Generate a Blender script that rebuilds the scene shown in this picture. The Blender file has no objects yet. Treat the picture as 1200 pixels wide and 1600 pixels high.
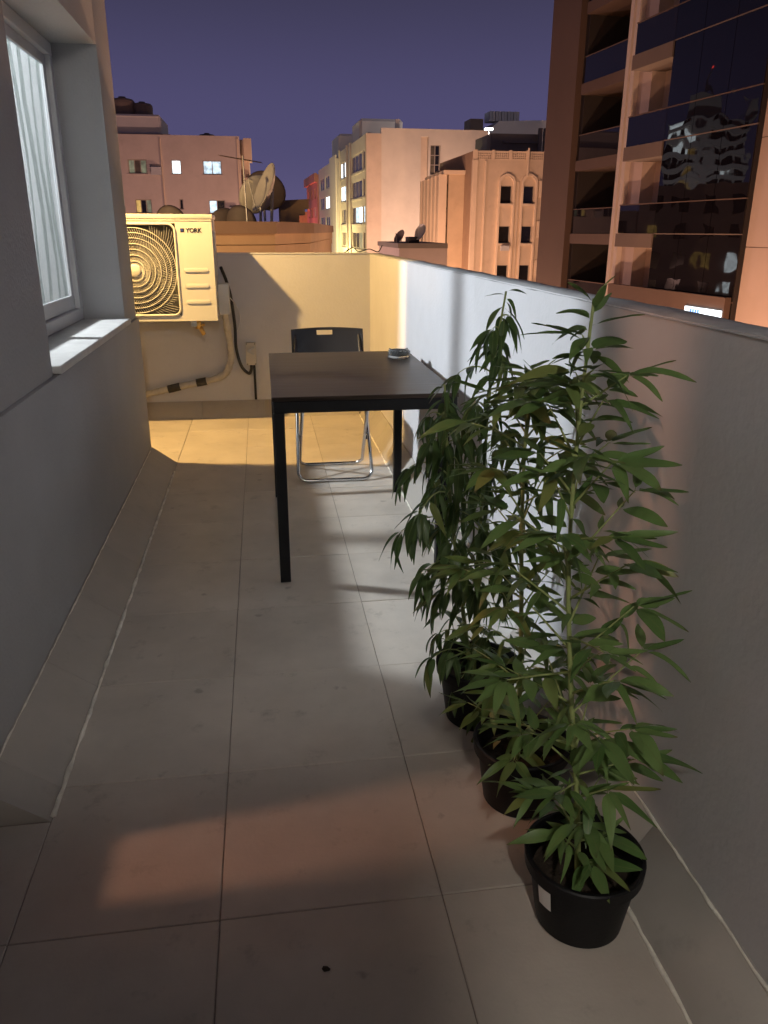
import bpy, bmesh, math, random
from mathutils import Vector, Matrix, Euler
R = math.radians
random.seed(7)
scene = bpy.context.scene
col = scene.collection

# ------------------------------------------------------------------ camera
CAM_H = 1.30
YAW, PITCH, ROLL = 0.149157, 0.343166, 0.003411
FPX = 1230.0
cd = bpy.data.cameras.new('camera')
cam = bpy.data.objects.new('camera', cd)
col.objects.link(cam)
scene.camera = cam
fwd = Vector((math.sin(YAW) * math.cos(PITCH), math.cos(YAW) * math.cos(PITCH), -math.sin(PITCH)))
rgt = Vector((math.cos(YAW), -math.sin(YAW), 0))
up = rgt.cross(fwd)
rg2 = math.cos(ROLL) * rgt + math.sin(ROLL) * up
up2 = -math.sin(ROLL) * rgt + math.cos(ROLL) * up
m3 = Matrix((rg2, up2, -fwd)).transposed()
cam.matrix_world = Matrix.Translation((0, 0, CAM_H)) @ m3.to_4x4()
cd.sensor_fit = 'VERTICAL'
cd.sensor_height = 36.0
cd.lens = 36.0 * FPX / 1600.0
cd.clip_start = 0.02
cd.clip_end = 3000.0


def at(px, py, Y):
    """point of the place at forward distance Y seen in that direction"""
    d = fwd + rg2 * ((px - 600) / FPX) - up2 * ((py - 800) / FPX)
    return Vector((0, 0, CAM_H)) + d * (Y / d.y)


# ------------------------------------------------------------------ world and exposure
w = bpy.data.worlds.new('World')
scene.world = w
w.use_nodes = True
nt = w.node_tree
nt.nodes.clear()
N = nt.nodes.new
wo = N('ShaderNodeOutputWorld')
sky = N('ShaderNodeTexSky')
sky.sky_type = 'NISHITA'
sky.sun_disc = False
sky.sun_elevation = R(-7)
sky.sun_rotation = R(200)
bg1 = N('ShaderNodeBackground')
bg1.inputs['Strength'].default_value = 0.05
nt.links.new(sky.outputs['Color'], bg1.inputs['Color'])
tc = N('ShaderNodeTexCoord')
sx = N('ShaderNodeSeparateXYZ')
nt.links.new(tc.outputs['Generated'], sx.inputs[0])
ramp = N('ShaderNodeValToRGB')
ramp.color_ramp.interpolation = 'EASE'
el = ramp.color_ramp.elements
el[0].position = 0.0
el[0].color = (0.108, 0.093, 0.200, 1)
el[1].position = 0.85
el[1].color = (0.027, 0.025, 0.042, 1)
e = el.new(0.10); e.color = (0.080, 0.072, 0.165, 1)
e = el.new(0.30); e.color = (0.040, 0.037, 0.072, 1)
nt.links.new(sx.outputs['Z'], ramp.inputs[0])
bg2 = N('ShaderNodeBackground')
bg2.inputs['Strength'].default_value = 1.0
nt.links.new(ramp.outputs[0], bg2.inputs['Color'])
add = N('ShaderNodeAddShader')
nt.links.new(bg1.outputs[0], add.inputs[0])
nt.links.new(bg2.outputs[0], add.inputs[1])
nt.links.new(add.outputs[0], wo.inputs['Surface'])
scene.view_settings.view_transform = 'Standard'
scene.view_settings.look = 'None'
scene.view_settings.exposure = 0.0
scene.view_settings.gamma = 1.0
scene.cycles.max_bounces = 8
scene.cycles.transparent_max_bounces = 16
scene.cycles.sample_clamp_indirect = 4.0
scene.cycles.caustics_reflective = False
scene.cycles.caustics_refractive = False
scene.cycles.use_denoising = True


# ------------------------------------------------------------------ materials
def nodes_of(name):
    m = bpy.data.materials.new(name)
    m.use_nodes = True
    t = m.node_tree
    b = t.nodes.get('Principled BSDF')
    return m, t, b


def mat(name, c, rough=0.7, vary=0.12, scale=3.0, bump=0.0, bscale=60.0, metal=0.0, spec=0.5, stain=0.0,
        stainc=(0.05, 0.04, 0.03), rnd=0.0):
    m, t, b = nodes_of(name)
    L = t.links.new
    geo = t.nodes.new('ShaderNodeNewGeometry')
    n1 = t.nodes.new('ShaderNodeTexNoise')
    n1.inputs['Scale'].default_value = scale
    n1.inputs['Detail'].default_value = 6
    n1.inputs['Roughness'].default_value = 0.62
    L(geo.outputs['Position'], n1.inputs['Vector'])
    mr = t.nodes.new('ShaderNodeMapRange')
    mr.inputs['From Min'].default_value = 0.25
    mr.inputs['From Max'].default_value = 0.75
    mr.inputs['To Min'].default_value = 1 - vary
    mr.inputs['To Max'].default_value = 1 + vary
    L(n1.outputs['Fac'], mr.inputs['Value'])
    mul = t.nodes.new('ShaderNodeVectorMath')
    mul.operation = 'SCALE'
    mul.inputs[0].default_value = c
    L(mr.outputs[0], mul.inputs['Scale'])
    out = mul.outputs[0]
    if rnd:
        oi = t.nodes.new('ShaderNodeObjectInfo')
        m2 = t.nodes.new('ShaderNodeMapRange')
        m2.inputs['To Min'].default_value = 1 - rnd
        m2.inputs['To Max'].default_value = 1 + rnd
        L(oi.outputs['Random'], m2.inputs['Value'])
        mu = t.nodes.new('ShaderNodeVectorMath')
        mu.operation = 'SCALE'
        L(out, mu.inputs[0])
        L(m2.outputs[0], mu.inputs['Scale'])
        out = mu.outputs[0]
    if stain:
        n3 = t.nodes.new('ShaderNodeTexNoise')
        n3.inputs['Scale'].default_value = scale * 2.3
        n3.inputs['Detail'].default_value = 8
        n3.inputs['Roughness'].default_value = 0.7
        L(geo.outputs['Position'], n3.inputs['Vector'])
        r3 = t.nodes.new('ShaderNodeMapRange')
        r3.inputs['From Min'].default_value = 0.58
        r3.inputs['From Max'].default_value = 0.72
        r3.inputs['To Max'].default_value = stain
        L(n3.outputs['Fac'], r3.inputs['Value'])
        mx = t.nodes.new('ShaderNodeMix')
        mx.data_type = 'RGBA'
        L(r3.outputs[0], mx.inputs['Factor'])
        L(out, mx.inputs[6])
        mx.inputs[7].default_value = (*stainc, 1)
        out = mx.outputs[2]
    L(out, b.inputs['Base Color'])
    b.inputs['Roughness'].default_value = rough
    b.inputs['Metallic'].default_value = metal
    b.inputs['Specular IOR Level'].default_value = spec
    if bump:
        n2 = t.nodes.new('ShaderNodeTexNoise')
        n2.inputs['Scale'].default_value = bscale
        n2.inputs['Detail'].default_value = 5
        L(geo.outputs['Position'], n2.inputs['Vector'])
        bp = t.nodes.new('ShaderNodeBump')
        bp.inputs['Strength'].default_value = bump
        bp.inputs['Distance'].default_value = 0.01
        L(n2.outputs['Fac'], bp.inputs['Height'])
        L(bp.outputs[0], b.inputs['Normal'])
    return m


def emit(name, c, s, vary=0.35, scale=2.2):
    m, t, b = nodes_of(name)
    L = t.links.new
    geo = t.nodes.new('ShaderNodeNewGeometry')
    n1 = t.nodes.new('ShaderNodeTexNoise')
    n1.inputs['Scale'].default_value = scale
    L(geo.outputs['Position'], n1.inputs['Vector'])
    mr = t.nodes.new('ShaderNodeMapRange')
    mr.inputs['From Min'].default_value = 0.3
    mr.inputs['From Max'].default_value = 0.7
    mr.inputs['To Min'].default_value = s * (1 - vary)
    mr.inputs['To Max'].default_value = s * (1 + vary)
    L(n1.outputs['Fac'], mr.inputs['Value'])
    b.inputs['Base Color'].default_value = (0.1, 0.1, 0.1, 1)
    b.inputs['Emission Color'].default_value = (*c, 1)
    L(mr.outputs[0], b.inputs['Emission Strength'])
    return m


def glassy(name, tint, refl_rough=0.02, opaque=0.0, body=(0.01, 0.012, 0.02), wav=0.0, wscale=0.8):
    """thin pane: clear (tinted) seen straight on, mirror-like at a glance"""
    m, t, b = nodes_of(name)
    L = t.links.new
    t.nodes.remove(b)
    out = t.nodes['Material Output']
    tr = t.nodes.new('ShaderNodeBsdfTransparent')
    tr.inputs[0].default_value = (*tint, 1)
    base = tr.outputs[0]
    if opaque:
        df = t.nodes.new('ShaderNodeBsdfDiffuse')
        df.inputs[0].default_value = (*body, 1)
        mx = t.nodes.new('ShaderNodeMixShader')
        mx.inputs[0].default_value = opaque
        L(tr.outputs[0], mx.inputs[1])
        L(df.outputs[0], mx.inputs[2])
        base = mx.outputs[0]
    gl = t.nodes.new('ShaderNodeBsdfGlossy')
    gl.inputs['Roughness'].default_value = refl_rough
    fr = t.nodes.new('ShaderNodeFresnel')
    gb = t.nodes.new('ShaderNodeNewGeometry')
    io = t.nodes.new('ShaderNodeMapRange')      # same index from either side of a thin pane
    io.inputs['To Min'].default_value = 1.6
    io.inputs['To Max'].default_value = 1 / 1.6
    L(gb.outputs['Backfacing'], io.inputs['Value'])
    L(io.outputs[0], fr.inputs['IOR'])
    mx2 = t.nodes.new('ShaderNodeMixShader')
    L(fr.outputs[0], mx2.inputs[0])
    L(base, mx2.inputs[1])
    L(gl.outputs[0], mx2.inputs[2])
    L(mx2.outputs[0], out.inputs['Surface'])
    if wav:
        geo = t.nodes.new('ShaderNodeNewGeometry')
        n = t.nodes.new('ShaderNodeTexNoise')
        n.inputs['Scale'].default_value = wscale
        n.inputs['Detail'].default_value = 1
        L(geo.outputs['Position'], n.inputs['Vector'])
        bp = t.nodes.new('ShaderNodeBump')
        bp.inputs['Strength'].default_value = wav
        bp.inputs['Distance'].default_value = 0.1
        L(n.outputs['Fac'], bp.inputs['Height'])
        L(bp.outputs[0], gl.inputs['Normal'])
    return m


M = {}
M['tile'] = mat('porcelain_tile', (0.54, 0.485, 0.42), 0.42, 0.15, 3.5, 0.06, 120, stain=0.34, rnd=0.06)
_t = M['tile'].node_tree                       # a few dried drips with shapes of their own
_b = _t.nodes['Principled BSDF']
_src = _b.inputs['Base Color'].links[0].from_socket
_g = _t.nodes.new('ShaderNodeNewGeometry')
_n = _t.nodes.new('ShaderNodeTexNoise'); _n.inputs['Scale'].default_value = 30
_t.links.new(_g.outputs['Position'], _n.inputs['Vector'])
_mx = _t.nodes.new('ShaderNodeMix'); _mx.data_type = 'VECTOR'; _mx.inputs['Factor'].default_value = 0.03
_t.links.new(_g.outputs['Position'], _mx.inputs[4]); _t.links.new(_n.outputs['Color'], _mx.inputs[5])
_v = _t.nodes.new('ShaderNodeTexVoronoi'); _v.inputs['Scale'].default_value = 5.5
_t.links.new(_mx.outputs[1], _v.inputs['Vector'])
_r = _t.nodes.new('ShaderNodeMapRange')
_r.inputs['From Min'].default_value = 0.045; _r.inputs['From Max'].default_value = 0.085
_r.inputs['To Min'].default_value = 0.42; _r.inputs['To Max'].default_value = 0.0
_t.links.new(_v.outputs['Distance'], _r.inputs['Value'])
_m = _t.nodes.new('ShaderNodeMix'); _m.data_type = 'RGBA'
_t.links.new(_r.outputs[0], _m.inputs['Factor']); _t.links.new(_src, _m.inputs[6])
_m.inputs[7].default_value = (0.13, 0.11, 0.09, 1)
_t.links.new(_m.outputs[2], _b.inputs['Base Color'])
M['skirt'] = mat('skirting_tile', (0.40, 0.37, 0.33), 0.5, 0.10, 4.0, 0.05, 120, stain=0.18, rnd=0.04)
M['joint'] = mat('tile_joint', (0.30, 0.26, 0.22), 0.9, 0.3, 12, 0.2, 200)
M['sealant'] = mat('white_sealant', (0.84, 0.80, 0.70), 0.7, 0.35, 14, 0.5, 80)
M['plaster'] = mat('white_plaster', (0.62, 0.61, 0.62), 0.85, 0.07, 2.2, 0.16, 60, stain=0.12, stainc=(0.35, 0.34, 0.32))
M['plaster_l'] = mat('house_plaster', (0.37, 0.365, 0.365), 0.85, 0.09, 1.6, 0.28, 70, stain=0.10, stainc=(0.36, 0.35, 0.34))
M['coping'] = mat('parapet_top', (0.40, 0.40, 0.40), 0.9, 0.16, 8, 0.6, 40, stain=0.3, stainc=(0.2, 0.19, 0.18))
M['sill'] = mat('marble_sill', (0.50, 0.485, 0.46), 0.55, 0.14, 12, 0.05, 60, stain=0.35, stainc=(0.40, 0.37, 0.33))
M['frame'] = mat('white_aluminium', (0.62, 0.62, 0.62), 0.4, 0.05, 6, 0.02, 60)
M['inner'] = mat('room_paint', (0.75, 0.74, 0.72), 0.8, 0.03, 2)
M['wood_floor'] = mat('room_floor', (0.4, 0.34, 0.28), 0.6, 0.1, 5)
M['black_steel'] = mat('black_steel', (0.008, 0.008, 0.009), 0.5, 0.2, 10, 0.03, 120, spec=0.2)
M['chrome'] = mat('chromed_tube', (0.62, 0.63, 0.65), 0.22, 0.08, 30, metal=1.0)
M['black_plastic'] = mat('black_plastic', (0.010, 0.010, 0.013), 0.42, 0.15, 20, 0.05, 300)
M['pot'] = mat('black_pot', (0.005, 0.005, 0.006), 0.5, 0.25, 18, 0.06, 120, spec=0.25)
M['soil'] = mat('potting_soil', (0.028, 0.018, 0.011), 0.95, 0.6, 40, 1.0, 70)
M['paper'] = mat('paper_label', (0.75, 0.73, 0.70), 0.7, 0.05, 20)
M['ac'] = mat('cream_sheet_metal', (0.74, 0.72, 0.66), 0.40, 0.04, 3, 0.02, 40, stain=0.06)
M['ac_dark'] = mat('fan_cavity', (0.10, 0.095, 0.085), 0.7, 0.2, 9)
M['ac_fan'] = mat('fan_plastic', (0.12, 0.115, 0.11), 0.5, 0.1, 9)
M['logo'] = mat('logo_ink', (0.02, 0.02, 0.03), 0.5, 0.05, 9)
M['logo_blue'] = mat('logo_blue_ink', (0.03, 0.06, 0.32), 0.5, 0.05, 9)
M['rubber'] = mat('black_rubber', (0.015, 0.014, 0.013), 0.6, 0.2, 14, 0.1, 90)
M['tape'] = mat('pipe_wrap_tape', (0.52, 0.49, 0.43), 0.75, 0.22, 16, 0.7, 45, stain=0.3)
M['brass'] = mat('brass_valve', (0.62, 0.42, 0.16), 0.35, 0.12, 20, metal=1.0)
M['galv'] = mat('galvanised_steel', (0.45, 0.45, 0.44), 0.45, 0.15, 20, metal=0.8)
M['switch'] = mat('beige_switch_box', (0.58, 0.54, 0.45), 0.55, 0.08, 14)
M['clear'] = glassy('window_glass', (0.90, 0.94, 0.96))
M['dimming_door_glass'] = glassy('dimming_door_glass', (0.10, 0.10, 0.11))  # tinted dark to hold back the room light
M['ashtray_glass'] = None

# table top: dark brown-black wood grain
m, t, b = nodes_of('dark_wood_laminate')
geo = t.nodes.new('ShaderNodeNewGeometry')
mp = t.nodes.new('ShaderNodeMapping')
mp.inputs['Scale'].default_value = (2.2, 30.0, 30.0)
t.links.new(geo.outputs['Position'], mp.inputs['Vector'])
n = t.nodes.new('ShaderNodeTexNoise')
n.inputs['Scale'].default_value = 1.4
n.inputs['Detail'].default_value = 7
n.inputs['Distortion'].default_value = 0.6
t.links.new(mp.outputs[0], n.inputs['Vector'])
cr = t.nodes.new('ShaderNodeValToRGB')
cr.color_ramp.elements[0].position = 0.3
cr.color_ramp.elements[0].color = (0.010, 0.007, 0.006, 1)
cr.color_ramp.elements[1].position = 0.75
cr.color_ramp.elements[1].color = (0.060, 0.040, 0.028, 1)
t.links.new(n.outputs['Fac'], cr.inputs[0])
t.links.new(cr.outputs[0], b.inputs['Base Color'])
mr = t.nodes.new('ShaderNodeMapRange')
mr.inputs['To Min'].default_value = 0.24
mr.inputs['To Max'].default_value = 0.42
t.links.new(n.outputs['Fac'], mr.inputs['Value'])
t.links.new(mr.outputs[0], b.inputs['Roughness'])
b.inputs['Specular IOR Level'].default_value = 0.22
bp = t.nodes.new('ShaderNodeBump')
bp.inputs['Strength'].default_value = 0.15
bp.inputs['Distance'].default_value = 0.004
t.links.new(n.outputs['Fac'], bp.inputs['Height'])
t.links.new(bp.outputs[0], b.inputs['Normal'])
M['wood'] = m

# sheer curtain
m, t, b = nodes_of('sheer_curtain')
t.nodes.remove(b)
L = t.links.new
tr = t.nodes.new('ShaderNodeBsdfTransparent')
tl = t.nodes.new('ShaderNodeBsdfTranslucent')
tl.inputs[0].default_value = (0.022, 0.026, 0.024, 1)
df = t.nodes.new('ShaderNodeBsdfDiffuse')
df.inputs[0].default_value = (0.25, 0.28, 0.26, 1)
a1 = t.nodes.new('ShaderNodeMixShader'); a1.inputs[0].default_value = 0.35
L(tl.outputs[0], a1.inputs[1]); L(df.outputs[0], a1.inputs[2])
a2 = t.nodes.new('ShaderNodeMixShader'); a2.inputs[0].default_value = 0.58
L(tr.outputs[0], a2.inputs[1]); L(a1.outputs[0], a2.inputs[2])
L(a2.outputs[0], t.nodes['Material Output'].inputs['Surface'])
M['curtain'] = m

# clear glass for the ashtray
m, t, b = nodes_of('ashtray_glass')
b.inputs['Base Color'].default_value = (0.93, 0.97, 0.96, 1)
b.inputs['Roughness'].default_value = 0.03
b.inputs['Transmission Weight'].default_value = 0.94
b.inputs['IOR'].default_value = 1.5
M['ashtray_glass'] = m


def leaf_mat(name, c, c2):
    m, t, b = nodes_of(name)
    L = t.links.new
    oi = t.nodes.new('ShaderNodeObjectInfo')
    geo = t.nodes.new('ShaderNodeNewGeometry')
    n = t.nodes.new('ShaderNodeTexNoise')
    n.inputs['Scale'].default_value = 45
    n.inputs['Detail'].default_value = 4
    L(geo.outputs['Position'], n.inputs['Vector'])
    ad = t.nodes.new('ShaderNodeMath'); ad.operation = 'MULTIPLY_ADD'
    ad.inputs[1].default_value = 0.55
    L(n.outputs['Fac'], ad.inputs[0])
    ml = t.nodes.new('ShaderNodeMath'); ml.operation = 'MULTIPLY'; ml.inputs[1].default_value = 0.75
    L(oi.outputs['Random'], ml.inputs[0])
    L(ml.outputs[0], ad.inputs[2])
    mx = t.nodes.new('ShaderNodeMix'); mx.data_type = 'RGBA'
    L(ad.outputs[0], mx.inputs['Factor'])
    mx.inputs[6].default_value = (*c, 1)
    mx.inputs[7].default_value = (*c2, 1)
    # paler midrib from the leaf's own width coordinate
    tc = t.nodes.new('ShaderNodeTexCoord')
    sp = t.nodes.new('ShaderNodeSeparateXYZ')
    L(tc.outputs['Object'], sp.inputs[0])
    ab = t.nodes.new('ShaderNodeMath'); ab.operation = 'ABSOLUTE'
    L(sp.outputs['X'], ab.inputs[0])
    r = t.nodes.new('ShaderNodeMapRange')
    r.inputs['From Min'].default_value = 0.004
    r.inputs['From Max'].default_value = 0.016
    r.inputs['To Min'].default_value = 0.55
    r.inputs['To Max'].default_value = 0.0
    L(ab.outputs[0], r.inputs['Value'])
    mx2 = t.nodes.new('ShaderNodeMix'); mx2.data_type = 'RGBA'
    L(r.outputs[0], mx2.inputs['Factor'])
    L(mx.outputs[2], mx2.inputs[6])
    mx2.inputs[7].default_value = (0.16, 0.22, 0.07, 1)
    # a few yellowed leaves and browned tips
    ry = t.nodes.new('ShaderNodeMapRange')
    ry.inputs['From Min'].default_value = 0.90
    ry.inputs['From Max'].default_value = 0.97
    ry.inputs['To Max'].default_value = 0.6
    L(oi.outputs['Random'], ry.inputs['Value'])
    my = t.nodes.new('ShaderNodeMix'); my.data_type = 'RGBA'
    L(ry.outputs[0], my.inputs['Factor'])
    L(mx2.outputs[2], my.inputs[6])
    my.inputs[7].default_value = (0.24, 0.23, 0.06, 1)
    rt_ = t.nodes.new('ShaderNodeMapRange')
    rt_.inputs['From Min'].default_value = 0.86
    rt_.inputs['From Max'].default_value = 1.0
    L(sp.outputs['Y'], rt_.inputs['Value'])
    rm = t.nodes.new('ShaderNodeMath'); rm.operation = 'MULTIPLY'
    L(rt_.outputs[0], rm.inputs[0]); L(oi.outputs['Random'], rm.inputs[1])
    mx3 = t.nodes.new('ShaderNodeMix'); mx3.data_type = 'RGBA'
    L(rm.outputs[0], mx3.inputs['Factor'])
    L(my.outputs[2], mx3.inputs[6])
    mx3.inputs[7].default_value = (0.10, 0.07, 0.03, 1)
    mx2 = mx3
    L(mx2.outputs[2], b.inputs['Base Color'])
    b.inputs['Roughness'].default_value = 0.42
    b.inputs['Specular IOR Level'].default_value = 0.4
    tl = t.nodes.new('ShaderNodeBsdfTranslucent')
    L(mx2.outputs[2], tl.inputs[0])
    ms = t.nodes.new('ShaderNodeMixShader'); ms.inputs[0].default_value = 0.25
    L(b.outputs[0], ms.inputs[1]); L(tl.outputs[0], ms.inputs[2])
    L(ms.outputs[0], t.nodes['Material Output'].inputs['Surface'])
    return m


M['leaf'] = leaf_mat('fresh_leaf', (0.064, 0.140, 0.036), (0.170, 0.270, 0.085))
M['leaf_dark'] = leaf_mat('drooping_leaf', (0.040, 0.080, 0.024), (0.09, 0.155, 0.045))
M['stem'] = mat('green_stem', (0.30, 0.36, 0.13), 0.6, 0.2, 30, 0.1, 200)
M['dry_leaf'] = mat('yellowed_leaf', (0.30, 0.24, 0.07), 0.7, 0.25, 40)

# city
M['pink_wall'] = mat('pink_render', (0.50, 0.43, 0.40), 0.9, 0.12, 0.5, 0.3, 6, stain=0.25, stainc=(0.25, 0.19, 0.16))
M['cream_wall'] = mat('cream_render', (0.60, 0.54, 0.45), 0.9, 0.10, 0.4, 0.3, 5, stain=0.22, stainc=(0.40, 0.34, 0.26))
M['white_wall'] = mat('off_white_render', (0.62, 0.58, 0.54), 0.9, 0.06, 0.3, 0.2, 5)
M['orange_wall'] = mat('ochre_render', (0.50, 0.38, 0.26), 0.9, 0.12, 0.6, 0.3, 6, stain=0.28, stainc=(0.3, 0.2, 0.13))
M['peach_wall'] = mat('peach_render', (0.56, 0.45, 0.34), 0.9, 0.12, 0.6, 0.3, 6, stain=0.30, stainc=(0.33, 0.24, 0.17))
M['trim'] = mat('pale_trim', (0.62, 0.50, 0.38), 0.9, 0.08, 0.8, 0.2, 8)
M['tower_stone'] = mat('tower_cladding', (0.50, 0.39, 0.34), 0.75, 0.07, 0.5, 0.2, 8)
M['tower_pale'] = mat('tower_pale_rib', (0.58, 0.49, 0.43), 0.75, 0.06, 0.6)
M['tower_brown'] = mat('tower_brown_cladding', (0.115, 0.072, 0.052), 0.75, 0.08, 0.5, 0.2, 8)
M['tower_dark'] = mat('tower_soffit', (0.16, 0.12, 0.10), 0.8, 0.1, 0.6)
M['tower_back'] = mat('recess_shade_wall', (0.035, 0.027, 0.024), 0.8, 0.15, 0.6)  # near-black colour stands in for shade in the balcony recesses
M['brown_wall'] = mat('brown_render', (0.30, 0.20, 0.13), 0.9, 0.10, 1.2, 0.4, 14, stain=0.2, stainc=(0.16, 0.1, 0.07))
M['tan_wall'] = mat('tan_render', (0.50, 0.35, 0.20), 0.9, 0.10, 1.2, 0.4, 14, stain=0.2, stainc=(0.28, 0.18, 0.1))
M['red_glow_wall'] = mat('red_glow_render', (0.55, 0.25, 0.22), 0.9, 0.10, 0.3)  # pink wall with red neon light put into its colour
M['roof_grey'] = mat('flat_roof', (0.22, 0.20, 0.18), 0.95, 0.15, 0.4, 0.4, 5)
M['tank'] = mat('water_tank', (0.20, 0.15, 0.12), 0.8, 0.1, 1)
M['tank_pale'] = mat('pale_water_tank', (0.42, 0.42, 0.44), 0.7, 0.12, 1.2)
M['dish'] = mat('dish_grey', (0.66, 0.63, 0.54), 0.55, 0.10, 6, stain=0.2)
M['dish_dark'] = mat('dish_dark', (0.12, 0.095, 0.085), 0.65, 0.15, 6)
M['dark_glass'] = mat('dark_window_glass', (0.012, 0.011, 0.012), 0.15, 0.3, 2)
M['dim_glass'] = mat('unlit_window_glass', (0.10, 0.085, 0.06), 0.2, 0.5, 1.2)
M['win_frame'] = mat('window_frame_paint', (0.30, 0.26, 0.22), 0.6, 0.1, 4)
M['asphalt'] = mat('asphalt', (0.05, 0.048, 0.046), 0.9, 0.2, 0.3, 0.3, 20)
M['lit_white'] = emit('lit_window_white', (0.85, 0.95, 1.0), 2.6)
M['lit_cool'] = emit('lit_window_cool', (0.65, 0.85, 1.0), 1.1, 0.6)
M['lit_warm'] = emit('lit_window_warm', (1.0, 0.62, 0.16), 0.55, 0.5)
M['lit_green'] = emit('lit_window_dim', (0.55, 0.60, 0.38), 0.22, 0.7)
M['lit_blue'] = emit('lit_blue_sign', (0.05, 0.35, 1.0), 1.3, 0.2)
M['lit_orange'] = emit('street_lamp_glow', (1.0, 0.55, 0.2), 10.0, 0.05)
M['lit_red'] = emit('red_beacon', (1.0, 0.05, 0.04), 6.0, 0.05)
M['curtain_wall'] = glassy('curtain_wall_glass', (0.05, 0.05, 0.06), 0.015, 0.97, (0.006, 0.005, 0.007), 0.09, 0.8)
M['balcony_glass'] = glassy('balcony_glass', (0.22, 0.22, 0.27), 0.02, 0.55, (0.02, 0.017, 0.022))


# ------------------------------------------------------------------ mesh helpers
ROOT = {}


class MB:
    def __init__(s):
        s.v, s.f = [], []

    def add(s, vs, fs):
        o = len(s.v)
        s.v += [tuple(v) for v in vs]
        s.f += [tuple(i + o for i in f) for f in fs]
        return s

    def box(s, x0, x1, y0, y1, z0, z1):
        if x0 > x1: x0, x1 = x1, x0
        if y0 > y1: y0, y1 = y1, y0
        if z0 > z1: z0, z1 = z1, z0
        return s.add([(x0, y0, z0), (x1, y0, z0), (x1, y1, z0), (x0, y1, z0), (x0, y0, z1), (x1, y0, z1), (x1, y1, z1), (x0, y1, z1)],
                     [(0, 3, 2, 1), (4, 5, 6, 7), (0, 1, 5, 4), (1, 2, 6, 5), (2, 3, 7, 6), (3, 0, 4, 7)])

    def prism(s, poly, axis, a, b):
        """poly: 2-D points; axis the extruded axis"""
        def p3(p, h):
            return {'z': (p[0], p[1], h), 'y': (p[0], h, p[1]), 'x': (h, p[0], p[1])}[axis]
        n = len(poly)
        vs = [p3(p, a) for p in poly] + [p3(p, b) for p in poly]
        fs = [tuple(range(n - 1, -1, -1)), tuple(range(n, 2 * n))]
        fs += [(i, (i + 1) % n, n + (i + 1) % n, n + i) for i in range(n)]
        return s.add(vs, fs)

    def tube(s, pts, r, seg=8, closed=False):
        pts = [Vector(p) for p in pts]
        n = len(pts)
        rs = r if isinstance(r, (list, tuple)) else [r] * n
        rings = []
        prev = None
        for i, p in enumerate(pts):
            if closed:
                d = pts[(i + 1) % n] - pts[i - 1]
            else:
                d = pts[min(i + 1, n - 1)] - pts[max(i - 1, 0)]
            d.normalize()
            if prev is None:
                a = Vector((0, 0, 1)) if abs(d.z) < 0.9 else Vector((1, 0, 0))
                u = d.cross(a).normalized()
            else:
                u = (prev - d * prev.dot(d)).normalized()
            prev = u
            v = d.cross(u)
            rings.append([p + (u * math.cos(2 * math.pi * k / seg) + v * math.sin(2 * math.pi * k / seg)) * rs[i] for k in range(seg)])
        vs = [q for rg in rings for q in rg]
        fs = []
        for i in range(n if closed else n - 1):
            j = (i + 1) % n
            for k in range(seg):
                k2 = (k + 1) % seg
                fs.append((i * seg + k, i * seg + k2, j * seg + k2, j * seg + k))
        if not closed:
            fs.append(tuple(range(seg - 1, -1, -1)))
            fs.append(tuple((n - 1) * seg + k for k in range(seg)))
        return s.add(vs, fs)

    def lathe(s, prof, c=(0, 0, 0), seg=32, mtx=None):
        vs, fs = [], []
        for (r, z) in prof:
            for k in range(seg):
                a = 2 * math.pi * k / seg
                p = Vector((r * math.cos(a), r * math.sin(a), z))
                if mtx: p = mtx @ p
                vs.append((p.x + c[0], p.y + c[1], p.z + c[2]))
        for i in range(len(prof) - 1):
            for k in range(seg):
                k2 = (k + 1) % seg
                fs.append((i * seg + k, i * seg + k2, (i + 1) * seg + k2, (i + 1) * seg + k))
        return s.add(vs, fs)

    def mesh(s, name, off=(0, 0, 0), bevel=0.0, bseg=2, smooth=False):
        me = bpy.data.meshes.new(name)
        me.from_pydata([(v[0] - off[0], v[1] - off[1], v[2] - off[2]) for v in s.v], [], s.f)
        bm = bmesh.new()
        bm.from_mesh(me)
        bmesh.ops.recalc_face_normals(bm, faces=bm.faces)
        if bevel:
            eds = [e for e in bm.edges if len(e.link_faces) == 2 and e.calc_face_angle(0) > 0.6]
            bmesh.ops.bevel(bm, geom=eds, offset=bevel, segments=bseg, affect='EDGES', profile=0.6)
        bm.to_mesh(me)
        bm.free()
        if smooth or bevel:
            for p in me.polygons:
                p.use_smooth = True
        return me

    def build(s, name, mt, parent=None, bevel=0.0, bseg=2, smooth=False, local=False):
        off = (0, 0, 0) if local or parent is None else ROOT.get(parent, (0, 0, 0))
        me = s.mesh(name, off, bevel, bseg, smooth)
        o = bpy.data.objects.new(name, me)
        col.objects.link(o)
        me.materials.append(M[mt] if isinstance(mt, str) else mt)
        if smooth == 'auto' or bevel:
            me.set_sharp_from_angle(angle=R(35))
        if parent is not None:
            o.parent = parent
            ROOT[o] = (0, 0, 0) if local else ROOT.get(parent, (0, 0, 0))
        return o


def tag(o, label=None, cat=None, group=None, kind=None):
    if label: o['label'] = label
    if cat: o['category'] = cat
    if group: o['group'] = group
    if kind: o['kind'] = kind
    return o


def thing(name, loc, label, cat, group=None, rz=0.0):
    o = bpy.data.objects.new(name, None)
    o.empty_display_size = 0.1
    col.objects.link(o)
    o.location = loc
    o.rotation_euler = (0, 0, rz)
    ROOT[o] = tuple(loc)
    return tag(o, label, cat, group)


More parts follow.
